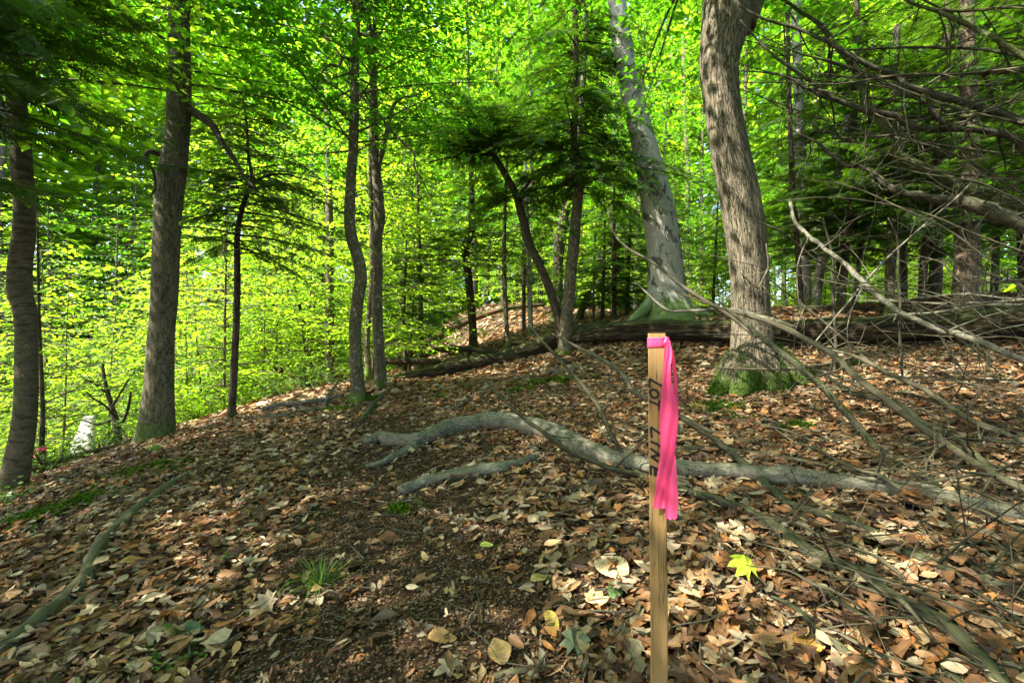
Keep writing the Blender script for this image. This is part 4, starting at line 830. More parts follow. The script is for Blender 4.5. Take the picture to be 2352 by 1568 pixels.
branch('thin brown stick left of the pale forked one', [(200, 1600, 10), (270, 1530, 9), (330, 1480, 8), (400, 1435, 7), (455, 1395, 5)], None, 'dead_twig', 3, (.05, .15), 'stick', 7)
branch('curved dark stick at the bottom edge left of the stake', [(1090, 1590, 16), (1140, 1562, 18), (1220, 1543, 18), (1320, 1536, 18), (1410, 1538, 18), (1490, 1556, 16), (1560, 1580, 10)], None, 'dead_twig', 3, (.05, .15), 'stick', 9)
branch('short pale stick end near the grass tuft, on the left', [(540, 1190, 8), (552, 1212, 9), (562, 1236, 9)], None, 'dead_grey', 0, cat='stick', seg=7)
branch('dark rotten stick in the bare soil left of the bottom centre', [(740, 1530, 14), (765, 1500, 16), (795, 1465, 14), (815, 1440, 8)], None, 'rust', 1, (.05, .1), 'stick', 8)
branch('thin twig arching over the bare soil', [(925, 1440, 4), (965, 1455, 5), (1010, 1470, 5), (1050, 1500, 5), (1095, 1535, 4)], None, 'dead_twig', 2, (.05, .15), 'stick', 6)
branch('thin dark stick crossing low behind the stake', [(1240, 1260, 7), (1330, 1262, 8), (1420, 1276, 9), (1500, 1312, 12), (1600, 1340, 12), (1690, 1370, 11), (1800, 1410, 12), (1900, 1452, 12)], None, 'dead_twig', 3, (.05, .2), 'stick', 7)
branch('log like mossy stick below the short grey limb', [(960, 1178, 8), (1010, 1190, 10), (1070, 1200, 10), (1110, 1205, 6)], None, 'dead_moss', 2, (.05, .2), 'stick', 7)
# the fallen top reaching in from the right: lower fan
branch('thick dark green branch sloping from behind the stake to the bottom right corner', [(1560, 1120, 18), (1640, 1142, 20), (1707, 1164, 24), (1761, 1201, 28), (1811, 1238, 32), (1873, 1279, 36), (1955, 1316, 40), (2017, 1345, 42), (2079, 1387, 44), (2162, 1436, 50), (2244, 1511, 56), (2310, 1590, 60)], (2.9, 1.25), 'dead_moss', 6, (.1, .4), 'branch', 12, [([(1930, 1190, 12), (1950, 1235, 20), (1985, 1280, 24), (2020, 1345, 22)], (2.3, 1.75))])
branch('curved greenish branch above the thick dark one, from the stake ribbon to the right edge', [(1555, 955, 8), (1610, 990, 12), (1660, 1024, 15), (1710, 1066, 18), (1745, 1100, 20), (1775, 1132, 21), (1823, 1160, 22), (1914, 1188, 23), (1997, 1213, 24), (2059, 1250, 25), (2120, 1279, 27), (2203, 1316, 28), (2286, 1337, 29), (2400, 1375, 30)], (3.1, 1.5), 'dead_moss', 8, (.1, .5), 'branch', 10)
branch('long straight branch passing the mossy foot then bending down at the right', [(1660, 700, 5), (1707, 738, 10), (1750, 777, 13), (1824, 833, 16), (1890, 893, 18), (1950, 950, 19), (2013, 1019, 20), (2059, 1060, 20), (2141, 1102, 22), (2164, 1140, 24), (2199, 1209, 24), (2240, 1320, 20)], (3.9, 1.75), 'dead_moss', 8, (.15, .6), 'branch', 10)
branch('brown branch crossing the ridged trunk foot toward the lower right edge', [(1551, 668, 4), (1614, 692, 6), (1707, 720, 9), (1785, 742, 13), (1855, 777, 15), (1919, 815, 17), (1954, 847, 18), (2024, 900, 19), (2100, 960, 21), (2174, 1015, 22), (2244, 1060, 24), (2310, 1098, 25), (2420, 1160, 26)], (4.2, 1.8), 'dead_twig', 10, (.15, .7), 'branch', 10)
branch('second brown branch running close under the one crossing the trunk foot', [(1840, 835, 5), (1905, 865, 10), (1960, 900, 14), (2054, 920, 15), (2120, 965, 16), (2174, 990, 17), (2203, 1007, 18), (2257, 1052, 18), (2352, 1130, 20), (2420, 1190, 20)], (3.6, 1.9), 'dead_moss', 6, (.15, .5), 'branch', 9)
branch('slim branch with a short upright stub over the sunlit leaves on the right', [(1895, 800, 5), (1950, 812, 8), (2010, 838, 12), (2070, 865, 14), (2130, 893, 15), (2200, 942, 16), (2235, 963, 17), (2352, 1012, 18), (2430, 1050, 18)], (3.8, 2.3), 'dead_twig', 8, (.15, .5), 'branch', 9, [([(1958, 818, 6), (1954, 800, 6), (1950, 785, 5)], (3.7, 3.7)), ([(1965, 818, 7), (1900, 835, 8), (1820, 846, 8), (1750, 848, 7), (1680, 846, 5), (1600, 842, 3)], (3.7, 4.1))])
branch('long bare branch falling from the dark boughs to the right edge above the log', [(1813, 460, 7), (1824, 506, 9), (1850, 535, 10), (1883, 562, 11), (1933, 601, 12), (1978, 640, 13), (2035, 689, 15), (2081, 720, 16), (2165, 759, 18), (2207, 770, 19), (2290, 803, 20), (2420, 855, 22)], (4.4, 2.5), 'dead_grey', 14, (.2, .8), 'branch', 10)
branch('thin level twig at the right edge over the log, topmost of three', [(1919, 671, 3), (1990, 682, 4), (2059, 689, 5), (2130, 682, 6), (2218, 675, 7), (2300, 684, 8), (2400, 690, 9)], (4.2, 3.4), 'dead_grey', 4, (.1, .4), 'branch', 6)
branch('middle one of three level twigs over the log at the right edge', [(1960, 690, 3), (2060, 692, 5), (2150, 696, 6), (2235, 694, 8), (2320, 690, 9), (2420, 684, 10)], (4.0, 3.2), 'dead_grey', 4, (.1, .4), 'branch', 6)
branch('lowest of three level twigs over the log, curving up to the right edge', [(2040, 722, 4), (2077, 722, 5), (2147, 717, 7), (2235, 703, 8), (2300, 699, 9), (2420, 702, 10)], (3.9, 3.1), 'dead_grey', 3, (.1, .4), 'branch', 6)
branch('upright thin dead stem in front of the log, right of the leaning grey trunk', [(1917, 856, 7), (1919, 812, 8), (1918, 740, 8), (1915, 671, 9), (1912, 620, 8), (1908, 570, 6), (1890, 500, 4)], (4.3, 4.5), 'dead_moss', 6, (.1, .4), 'stem', 7)
branch('upright thin dead stem before the log, left of the snag', [(2073, 868, 6), (2070, 812, 7), (2066, 740, 7), (2065, 680, 7), (2064, 600, 6), (2062, 548, 5), (2040, 500, 3)], (4.0, 4.2), 'dead_moss', 5, (.1, .4), 'stem', 7)
branch('long thin twig crossing the pale beech down to the ridged trunk', [(1396, 480, 2), (1404, 520, 4), (1420, 548, 5), (1452, 576, 6), (1505, 608, 7), (1560, 650, 8), (1620, 690, 9), (1690, 735, 10), (1740, 775, 11)], (5.2, 4.1), 'dead_twig', 5, (.1, .4), 'branch', 6)
branch('thin twig forking before the pale beech foot', [(1458, 645, 4), (1490, 675, 6), (1537, 713, 7), (1600, 713, 7), (1681, 710, 8), (1760, 731, 9), (1830, 752, 9)], (5.0, 4.0), 'dead_grey', 5, (.1, .3), 'branch', 6)
branch('bare twig slanting down from the log to behind the stake, steepest of three', [(1214, 742, 3), (1250, 790, 6), (1294, 837, 8), (1350, 900, 9), (1385, 955, 10), (1407, 1002, 10), (1450, 1070, 11), (1500, 1118, 12)], (3.6, 2.7), 'dead_moss', 8, (.1, .4), 'branch', 7)
branch('bare twig slanting down from the log to the stake, uppermost of three', [(1268, 766, 3), (1305, 785, 6), (1343, 805, 8), (1385, 828, 9), (1421, 851, 10), (1440, 878, 11), (1456, 903, 12), (1500, 925, 14), (1560, 950, 14)], (3.7, 2.9), 'dead_twig', 6, (.1, .4), 'branch', 7)
branch('bare twig slanting over the grey limb to the stake, lowest of three', [(1100, 858, 3), (1130, 890, 5), (1164, 925, 7), (1210, 963, 9), (1266, 1002, 11), (1320, 1040, 12), (1400, 1072, 12), (1500, 1098, 13), (1580, 1125, 14)], (3.4, 2.6), 'dead_moss', 8, (.1, .4), 'branch', 7)
branch('thin stick from behind the stake ribbon down to the grey limb on the right', [(1560, 955, 10), (1620, 985, 10), (1700, 1010, 10), (1790, 1020, 9), (1900, 1030, 8), (1990, 1020, 6)], (3.3, 2.9), 'dead_twig', 6, (.1, .3), 'branch', 7)
branch('slim branch running flat past the stake just above the grey limb', [(1570, 1028, 8), (1650, 1030, 9), (1740, 1040, 10), (1840, 1056, 10), (1940, 1075, 9), (2050, 1080, 7), (2140, 1060, 5)], (3.0, 2.6), 'dead_twig', 5, (.1, .3), 'branch', 7)
branch('dark branch along the bottom right, under the thick green one', [(1770, 1370, 10), (1830, 1400, 14), (1880, 1450, 20), (1940, 1500, 24), (2010, 1535, 26), (2080, 1555, 26), (2180, 1600, 26)], (1.75, 1.3), 'dead_moss', 4, (.05, .2), 'branch', 9)
branch('brown branch along the bottom right below the dark one', [(1700, 1395, 8), (1790, 1420, 12), (1870, 1465, 15), (1935, 1500, 17), (2000, 1560, 18), (2060, 1610, 18)], None, 'dead_twig', 3, (.05, .2), 'branch', 8)
branch('straight branch between the thick green one and the dark one at the bottom right', [(1800, 1300, 6), (1880, 1345, 12), (1960, 1400, 16), (2040, 1440, 18), (2130, 1500, 20), (2230, 1590, 22)], (1.9, 1.25), 'dead_moss', 4, (.05, .3), 'branch', 8)
branch('fine twig curving above the thick green branch near the right edge', [(2010, 1345, 4), (2090, 1340, 6), (2180, 1330, 6), (2260, 1340, 6), (2380, 1390, 6)], (1.8, 1.5), 'dead_twig', 3, (.1, .3), 'branch', 6)
branch('grey stick end poking from the leaves on the right below the sunlit patch', [(2040, 1040, 14), (2100, 1010, 16), (2160, 985, 16), (2230, 965, 14), (2270, 955, 8)], None, 'dead_grey', 2, (.05, .2), 'branch', 9)
branch('pale branch lit by the sun near the right edge', [(2120, 838, 5), (2180, 845, 10), (2240, 858, 14), (2300, 878, 15), (2400, 905, 16)], None, 'dead_twig', 3, (.1, .3), 'branch', 8)
# upper fan: boughs of the fallen top across the dark right side
branch('thick leaning dead bough arching from the right edge, lowest of the big ones', [(1800, 290, 4), (1824, 303, 6), (1876, 331, 9), (1933, 380, 12), (1971, 387, 15), (2024, 426, 22), (2075, 448, 27), (2130, 456, 33), (2200, 462, 40), (2257, 474, 48), (2352, 521, 62), (2480, 600, 76)], (4.7, 3.6), 'dead_moss', 22, (.2, .9), 'bough', 14, (), 'dead_bough')
branch('heavy dark leaning trunk from the right edge up to the top, with many bare twigs', [(1790, -5, 8), (1841, 25, 11), (1890, 56, 14), (1919, 95, 17), (1968, 158, 21), (1986, 225, 24), (2007, 253, 26), (2056, 296, 28), (2077, 345, 31), (2140, 391, 36), (2218, 433, 48), (2352, 493, 64), (2500, 560, 76)], (6.0, 4.6), 'bark_dark', 30, (.3, 1.1), 'bough', 14, (), 'dead_bough')
branch('long dead bough sagging from mid right edge to the ridged trunk', [(1700, 162, 4), (1770, 169, 6), (1810, 180, 8), (1859, 208, 11), (1919, 232, 15), (1989, 260, 19), (2060, 278, 21), (2112, 303, 23), (2200, 299, 21), (2306, 312, 26), (2352, 341, 32), (2450, 420, 36)], (4.4, 3.8), 'dead_moss', 20, (.2, .9), 'bough', 10, [([(1925, 234, 10), (1850, 180, 8), (1785, 134, 7), (1743, 95, 5), (1700, 46, 3)], (4.1, 4.3)), ([(2112, 303, 12), (2060, 310, 9), (1990, 316, 6), (1900, 318, 4)], (4.0, 4.4))], 'dead_bough')
branch('straight dead bough slanting across the upper right, above the sagging one', [(1695, 14, 5), (1753, 42, 8), (1824, 63, 9), (1876, 84, 11), (1919, 106, 13), (1989, 144, 16), (2059, 172, 18), (2080, 192, 19), (2130, 208, 22), (2235, 243, 27), (2352, 282, 33), (2460, 330, 38)], (4.3, 3.6), 'dead_moss', 22, (.2, .9), 'bough', 11, [([(2130, 212, 12), (2140, 253, 15), (2165, 280, 16), (2190, 300, 14)], (3.9, 3.9)), ([(2080, 190, 10), (2020, 176, 8), (1950, 178, 6), (1880, 168, 4)], (3.9, 4.3))], 'dead_bough')
branch('dark dead bough in the top right corner slanting down to the right edge', [(2060, -10, 8), (2112, 14, 11), (2165, 35, 13), (2253, 77, 16), (2288, 95, 18), (2352, 134, 24), (2460, 200, 28)], (4.0, 3.4), 'bark_dark', 14, (.2, .8), 'bough', 9, (), 'dead_bough')
branch('thin level bough ending at the top right slanting one', [(1900, 118, 4), (1953, 116, 6), (2040, 113, 8), (2130, 112, 10), (2200, 114, 11), (2270, 118, 12), (2352, 134, 14), (2440, 150, 16)], (4.6, 3.9), 'dead_moss', 16, (.2, .7), 'bough', 8, (), 'dead_bough')
branch('dark level bough behind the thin one, widening to the right edge', [(1960, 185, 5), (2042, 178, 11), (2147, 172, 14), (2240, 168, 17), (2352, 165, 22), (2460, 160, 26)], (5.2, 4.6), 'bark_dark', 16, (.2, .8), 'bough', 8, (), 'dead_bough')
branch('topmost dead bough along the upper right edge', [(2050, -20, 5), (2112, 14, 9), (2200, 24, 11), (2280, 20, 13), (2352, 12, 16), (2460, 5, 18)], (4.4, 3.9), 'bark_dark', 12, (.2, .7), 'bough', 8, (), 'dead_bough')
branch('thin mossy bough crossing level before the snag and the dark trunks', [(1894, 562, 4), (1940, 542, 6), (2003, 545, 8), (2070, 535, 9), (2130, 524, 10), (2210, 514, 12), (2280, 506, 10), (2330, 500, 6)], (5.6, 5.0), 'dead_moss', 10, (.1, .5), 'bough', 8, (), 'dead_bough')
branch('wiry bare twig arching over the log near the snag', [(2112, 588, 3), (2140, 595, 4), (2167, 604, 5), (2190, 630, 5), (2220, 665, 5), (2240, 690, 5)], (4.2, 4.0), 'dead_grey', 4, (.1, .3), 'branch', 6)
branch('pale straight twig rising steeply from the log to the dark boughs', [(1860, 800, 4), (1930, 715, 5), (1985, 650, 6), (2030, 600, 6), (2100, 535, 5), (2200, 450, 6), (2250, 400, 4)], (3.8, 3.9), 'dead_grey', 6, (.1, .4), 'branch', 6)
branch('bare twig hanging beside the ridged trunk', [(1760, 560, 4), (1764, 610, 5), (1748, 650, 5), (1735, 660, 4), (1700, 625, 3)], (4.1, 4.0), 'dead_twig', 5, (.1, .4), 'branch', 6)
branch('long bare twig from the ridged trunk side down across the log', [(1712, 500, 2), (1800, 535, 5), (1880, 600, 5), (1960, 650, 6), (2052, 710, 6), (2052, 740, 4)], (4.3, 4.0), 'dead_moss', 8, (.1, .5), 'branch', 6)
branch('bare twig fan at the foot of the ridged trunk, reaching right along the log', [(1765, 640, 4), (1830, 690, 6), (1880, 730, 7), (1925, 768, 8), (1975, 810, 9), (2010, 840, 9)], (4.0, 3.6), 'dead_twig', 10, (.15, .5), 'branch', 6)
rg4 = np.random.default_rng(44)
for k in range(34):
    x0 = rg4.uniform(2330, 2480); y0 = 120 + 1150 * (k + rg4.uniform(0, 1)) / 34; Lx = rg4.uniform(260, 820); sl = rg4.uniform(-.12, .62) if y0 > 500 else rg4.uniform(-.1, .45); c_ = rg4.uniform(-60, 60)
    ya = rg4.uniform(2.0, 3.4) if y0 > 600 else rg4.uniform(3.2, 4.6)
    pts = [(x0 - Lx * t, y0 - Lx * sl * t + c_ * math.sin(t * 3) + rg4.uniform(-10, 10), 1.8 + (1 - t) * rg4.uniform(3, 7)) for t in np.linspace(1, 0, 6)]
    branch('thin bare dead branch in the tangle sweeping in from the right edge', pts, (ya + rg4.uniform(.3, 1.0), ya), ['dead_moss', 'dead_twig'][k % 2], 7, (.15, .7), 'branch', 6, (), 'dead_branch', group='thin dead branches sweeping in from the right')
for k in range(26):                  # low sticks fanning down to the lower right over the leaves
    x0 = rg4.uniform(1560, 2250); y0 = rg4.uniform(800, 1330); Lx = rg4.uniform(280, 760); sl = rg4.uniform(.25, .75); c_ = rg4.uniform(-40, 40); ya = G(x0, y0)[1] * rg4.uniform(.84, .96); xe, ye = x0 + Lx, y0 + Lx * sl; yb = G(min(xe, 2340), min(ye, 1600))[1] * rg4.uniform(.86, .97)
    pts = [(x0 + Lx * t, y0 + Lx * sl * t + c_ * math.sin(t * 3) + rg4.uniform(-8, 8), 2.5 + t * rg4.uniform(5, 13)) for t in np.linspace(0, 1, 7)]
    branch('thin dead stick slanting down to the lower right over the leaves', pts, (ya, yb), ['dead_moss', 'dead_twig', 'dead_twig'][k % 3], 6, (.08, .4), 'stick', 6, (), 'dead_stick', group='thin dead sticks over the leaves on the right')
for k in range(16):                  # and a few lying across them
    x0 = rg4.uniform(1400, 2150); y0 = rg4.uniform(850, 1500); Lx = rg4.uniform(150, 420); sl = rg4.uniform(-.35, .2)
    pts = [(x0 + Lx * t, y0 + Lx * sl * t + rg4.uniform(-10, 10), 2 + 5 * t * (1.2 - t)) for t in np.linspace(0, 1, 5)]
    branch('thin dead stick lying crosswise on the leaves at the right', pts, None, ['dead_grey', 'dead_twig'][k % 2], 3, (.05, .2), 'stick', 6, (), 'dead_stick', 1.2, group='thin crosswise sticks on the leaves')
# dead brush on the left crest
for k, (lb, pts) in enumerate([('grey dead brush lying at the foot of the slender young hemlock', [(420, 1000, 5), (470, 985, 8), (520, 975, 9), (600, 962, 10), (680, 948, 9)]), ('arched dead stick over the crest between the hemlock and the S bent trunk', [(600, 940, 10), (640, 930, 13), (690, 926, 13), (740, 918, 10), (790, 905, 6)]),
        ('grey twisted root like stick on the crest right of the slender hemlock', [(640, 945, 7), (690, 938, 10), (720, 940, 9), (760, 935, 6)]), ('short upright dead stem by the green low shrub', [(745, 935, 7), (752, 915, 8), (765, 895, 8), (778, 872, 5)])]):
    branch(lb, pts, (6.1, 6.4), 'dead_grey', 9, (.1, .5), 'stick', 7)
branch('dark mossy fallen stick at the foot of the leftmost trunk', [(60, 1110, 10), (120, 1105, 12), (180, 1118, 10), (240, 1120, 6)], None, 'dead_moss', 4, (.1, .3), 'stick', 7)

# ------------------------------------------------------------------ survey stake
SN = np.array([-.303, -.953, 0.]); SN = SN / np.linalg.norm(SN); SC = P(1509, 765, 1.0)
def FP(px, py, off=0.):
    d = np.array([(px - 1176) / F, 1, -(py - 784) / F]); o = np.array([0, 0, H]); c = SC + SN * off
    return o + d * (((c - o) @ SN) / (d @ SN))
def R5(x, y, off=0.): return FP((1550 + x * .3506) * .92, (800 + y * .3506) * .92, off)
zend = float(gz(SC[0], SC[1])) - .2; pyend = 784 + (H - zend) * F
root = empty('survey_stake', (SC[0], SC[1], float(gz(SC[0], SC[1]))), 'tan wooden survey stake lettered LOT LINE, tied with pink flagging', 'stake')
base = np.array(root.location)
mb = MB(); rows = 22; ring = []
ax = nrm(np.cross(UP, SN)); 
for k in range(rows):
    py = 765 + (pyend - 765) * k / (rows - 1); xl = 1488 + 6.5 * (py - 765) / 803; xr = 1529.5 + 5 * (py - 765) / 803
    a = FP(xl, py); b_ = FP(xr, py); ex = nrm(b_ - a); wd = np.linalg.norm(b_ - a); ch = .0016; th = .018; nn = -SN
    w1 = .0004 * math.sin(k * 1.3)
    for s, t in ((ch, 0), (wd - ch, 0), (wd, ch), (wd, th - ch), (wd - ch, th), (ch, th), (0, th - ch), (0, ch)): ring.append(a + ex * (s + w1) + nn * t)
V = np.array(ring); q = [(k * 8 + j, k * 8 + 8 + j, k * 8 + 8 + (j + 1) % 8, k * 8 + (j + 1) % 8) for k in range(rows - 1) for j in range(8)]
co_ = np.stack([V @ ax, V @ SN, V[:, 2]], -1); q = [f[::-1] for f in q]
mb.add(V, q, [(0, j, j + 1) for j in range(1, 7)], 'stake', co_, None, False); mb.build('post', root, base)
STROKES = [[(291, 466), (250, 442), (205, 415)], [(206, 416), (204, 440), (203, 474)], [(228, 490), (212, 497), (207, 512), (215, 535), (238, 550), (258, 545), (268, 528), (262, 508), (246, 494), (226, 491)], [(277, 570), (275, 600), (272, 636)], [(274, 604), (240, 588), (205, 572)],
           [(278, 803), (248, 783), (214, 758)], [(214, 758), (216, 795), (220, 833)], [(280, 893), (250, 876), (214, 860)], [(276, 958), (246, 935), (214, 910)], [(274, 957), (245, 962), (216, 968)], [(217, 968), (245, 988), (272, 1008)],
           [(264, 1058), (240, 1048), (211, 1034)], [(211, 1036), (212, 1066), (214, 1096)], [(240, 1049), (241, 1075), (242, 1104)], [(262, 1060), (257, 1078), (252, 1102)]]
mb = MB()
for st in STROKES:
    c = catmull(np.array(st, float), 5); d = nrm(np.gradient(c, axis=0)); s = np.stack([-d[:, 1], d[:, 0]], -1); wv = 8.8 * (1 + .12 * np.sin(np.arange(len(c)) * 1.7))
    c = np.vstack([c[0] - d[0] * 4, c, c[-1] + d[-1] * 4]); s = np.vstack([s[0], s, s[-1]]); wv = np.concatenate([[3], wv, [3]])
    V = [R5(*(p + sg * n_ * w_), .0007) for sg in (-1, 1) for p, n_, w_ in zip(c, s, wv)]; n = len(c)
    mb.add(np.array(V), [(i, i + 1, n + i + 1, n + i) for i in range(n - 1)], None, 'ink', None, None, False)
mb.build('lettering', root, base)
rr = np.random.default_rng(8)
fl = MB()
def strip(rows, off, nx=9, wav=.002, ph=0):
    ry = np.array([a for a, _, _ in rows], float); yy = np.linspace(ry[0], ry[-1], 44); Lx = np.interp(yy, ry, [b for _, b, _ in rows]); Rx = np.interp(yy, ry, [c for _, _, c in rows])
    V = []
    for i, y in enumerate(yy):
        for j in range(nx):
            f = j / (nx - 1); jag = 5 * math.sin(j * 2.3 + ph) if i == len(yy) - 1 else 0
            o = off(y) + wav * math.sin(f * 5.2 + y * .006 + ph) + wav * .6 * math.sin(f * 11 + ph * 3 + y * .012)
            V.append(R5(Lx[i] * (1 - f) + Rx[i] * f, y + jag, o))
    fl.add(np.array(V), [(i * nx + j, i * nx + j + 1, i * nx + nx + j + 1, i * nx + nx + j) for i in range(43) for j in range(nx - 1)], None, 'pink')
strip([(150, 318, 348), (200, 310, 362), (250, 307, 366), (330, 301, 352), (440, 295, 360), (510, 291, 380), (620, 279, 408), (750, 276, 405), (850, 283, 391), (950, 280, 382), (1080, 262, 372), (1200, 246, 342), (1336, 230, 316)], lambda y: .013 + .006 * math.sin(y * .004), 12, .0016, 0)
strip([(155, 338, 352), (200, 346, 366), (260, 356, 381), (350, 368, 395), (440, 381, 404), (500, 366, 406), (620, 340, 412), (720, 330, 410), (850, 312, 395), (950, 306, 386), (1050, 303, 395), (1180, 308, 405), (1300, 312, 409), (1412, 321, 398)], lambda y: .007 + .004 * math.sin(y * .005 + 1), 8, .002, 1.7)
for k in range(7):      # frayed threads in the slit
    y = 345 + k * 23; fl.add(np.array([R5(345, y, .011), R5(345, y + 3, .011), R5(368 + k * 2, y + 12, .009), R5(368 + k * 2, y + 9, .009)]), [(0, 1, 2, 3)], None, 'pink')
prof = [(0.0015, 124), (.003, 136), (.0015, 143), (.0034, 150), (.0018, 160), (.0032, 176), (.0014, 192)]
nb = []
for off, ry in prof:
    a = R5(190 - off * 900, ry + 2 * math.sin(ry), off); b_ = R5(320 + off * 700, ry - 5, off); nb += [a - SN * .021, a, a * .66 + b_ * .34, a * .33 + b_ * .67, b_, b_ - SN * .021]
fl.add(np.array(nb), [(i * 6 + j, i * 6 + j + 1, i * 6 + 7 + j, i * 6 + 6 + j) for i in range(len(prof) - 1) for j in range(5)], None, 'pink')
th = np.linspace(0, np.pi, 9); ph = np.linspace(0, 2 * np.pi, 14)[:-1]; kc = R5(326, 158, .006); V = []
for a in th:
    for b_ in ph:
        r_ = .0072 * (1 + .22 * math.sin(3 * b_ + 2 * a) + .15 * math.sin(5 * a)); V.append(kc + np.array([math.sin(a) * math.cos(b_) * r_, math.sin(a) * math.sin(b_) * r_ * .8, math.cos(a) * r_ * 1.5]))
fl.add(np.array(V), [(i * 13 + j, i * 13 + (j + 1) % 13, i * 13 + 13 + (j + 1) % 13, i * 13 + 13 + j) for i in range(8) for j in range(13)], None, 'pink')
fl.build('flagging_ribbon', root, base)

# ------------------------------------------------------------------ single leaves that stand out
def beech_outline(nu=15, wmax=.3, nteeth=11):
    u = np.linspace(0, 1, nu * 2); w = wmax * np.sin(np.pi * u ** .85) ** .75; w = w * (1 + .05 * np.abs(np.sin(u * nteeth * np.pi))); w[0] = w[-1] = .004
    return u, w
def single_leaf(label, px, py, size, colr, rot, kind='beech', curl=.8, tilt=(0, -.35), lift=.03, mat='litter'):
    c = G(px, py, lift); s = size / F * c[1]; mb = MB(); rng = np.random.default_rng(int(px * 7 + py))
    n = nrm(np.array([tilt[0], tilt[1], 1.])); d = nrm(np.array([math.cos(rot), math.sin(rot), 0])); d = nrm(d - n * (d @ n)); sd = np.cross(n, d)
    if kind == 'maple':
        v = MAPV.copy(); v[:, 2] += .16 * np.sin(v[:, 0] * 5) + .12 * np.cos(v[:, 1] * 6)
        V = c + ((v[:, 0:1] - .3) * d + v[:, 1:2] * sd + v[:, 2:] * n) * s * 1.35; mb.add(V, None, MAPT, mat, None, np.tile(colr, (len(V), 1)) * rng.uniform(.85, 1.1, (len(V), 1)), False)
        st = np.array([c + d * s * (-.42) , c + d * s * (-.62) + sd * .06 * s, c + d * s * (-.85) + sd * .16 * s]); tube(mb, st, [.0012, .001, .0008], 4, 'dead_twig', 0)
    else:
        u, w = beech_outline(wmax=.27 if kind == 'beech' else .36); V = []; T = []
        for k in range(len(u)):
            vein = 1 if k % 3 else .72
            for f in (-1, -.6, -.06, .06, .6, 1):
                y = w[k] * f; V.append(c + d * s * (u[k] - .5) + sd * s * y + n * s * (curl * y * y * 1.5 + .12 * math.sin(u[k] * 4 + 1) + .012 * (k % 3 == 0) * abs(f)))
                T.append(np.array(colr) * (vein if abs(f) > .1 else .65) * rng.uniform(.9, 1.08))
        q = [(6 * k + j, 6 * k + 6 + j, 6 * k + 7 + j, 6 * k + 1 + j) for k in range(len(u) - 1) for j in range(5)]
        mb.add(np.array(V), q, None, mat, None, np.array(T), True)
        st = np.array([c + d * s * (-.5), c + d * s * (-.6) + sd * .02 * s, c + d * s * (-.68) + sd * .06 * s]); tube(mb, st, [.001, .0009, .0007], 4, 'dead_twig', 0)
    o = mb.build('fallen_leaf', None, c); o.location = Vector(c); tag(o, label, 'leaf')
single_leaf('bright yellow maple leaf lying right of the stake', 1700, 1336, 64, (.66, .78, .05), 1.9, 'maple', lift=.06)
single_leaf('fresh green leaf under the large tan one left of the stake', 1414, 1372, 62, (.16, .26, .08), 1.1, 'beech', .6, (.1, -.6))
single_leaf('large tan torn leaf left of the stake', 1402, 1318, 92, (.62, .46, .26), 2.2, 'wide', .3, (0, -.5))
single_leaf('grey green lobed leaf near the bottom edge left of the stake', 1322, 1492, 66, (.17, .2, .1), 1.3, 'maple', .5)
single_leaf('orange tan ribbed leaf at the bottom edge, left of the stake', 1146, 1517, 72, (.58, .36, .14), 1.9, 'wide', .4, (0, -.5))
single_leaf('orange brown leaf on the bare soil near the bottom centre', 1016, 1486, 66, (.56, .31, .11), .1, 'beech', .7, (0, -.4))
single_leaf('olive yellow leaf above the grey green lobed one', 1268, 1452, 56, (.4, .3, .05), -1.2, 'beech', .5)
single_leaf('dark green fallen leaf in the lower left', 440, 1466, 52, (.09, .15, .06), .2, 'wide', .4)
single_leaf('rusty orange leaf in the lower left corner area', 212, 1428, 62, (.55, .26, .05), .9, 'beech', .6)
single_leaf('amber leaf between the bottom right branches', 1852, 1500, 80, (.5, .26, .05), 1.0, 'wide', .5)
single_leaf('large rust brown curled leaf under the right end of the grey limb', 2120, 1163, 90, (.38, .16, .05), -.5, 'beech', 1.2, (0, -.6))
single_leaf('yellow green leaf near the lower end of the short grey limb', 1118, 1268, 32, (.45, .5, .1), .4, 'beech', .5)
single_leaf('olive leaf on the bare soil left of the large tan one', 1238, 1348, 46, (.3, .27, .08), .6, 'beech', .5)
single_leaf('pale green leaf just left of the stake behind the grey limb', 1428, 1072, 34, (.3, .5, .15), .1, 'beech', .5)
single_leaf('orange leaf on the left slope above the long dark branch', 305, 1300, 44, (.5, .28, .08), .6, 'beech', .6)

# ------------------------------------------------------------------ small plants
def tuft(name, label, px, py, n, L, mat, spread=.6, cat='grass', seed=1, wd=.004):
    rng = np.random.default_rng(seed); c = G(px, py); mb = MB(); V = []; Q = []; T = []
    for k in range(n):
        a = rng.uniform(0, 6.3); d = np.array([math.cos(a), math.sin(a), 0]); s = np.array([-d[1], d[0], 0]); l = L * rng.uniform(.5, 1.1); sp = spread * rng.uniform(.3, 1.2); b0 = c + d * rng.uniform(0, .03); k0 = len(V); tt = rng.uniform(.6, 1.3)
        for i in range(6):
            f = i / 5; q = b0 + d * l * sp * f + UP * l * (f * (1.15 - sp * .6 * f) - .35 * sp * f ** 3); w_ = wd * (1 - .85 * f)
            V += [q - s * w_, q + s * w_]; T += [np.array([tt, tt, tt])] * 2
        Q += [(k0 + 2 * i, k0 + 2 * i + 1, k0 + 2 * i + 3, k0 + 2 * i + 2) for i in range(5)]
    mb.add(np.array(V), Q, None, mat, None, np.array(T)); o = mb.build(name, None, c); o.location = Vector(c); tag(o, label, cat)
tuft('grass_tuft', 'bright green grass tuft on the bare soil at lower left centre', 735, 1350, 80, .19, 'grass', 1.15, seed=1, wd=.0022)
tuft('grass_tuft', 'small grass tuft beside the foot of the large grey maple', 352, 1040, 60, .16, 'grass', .9, seed=2)
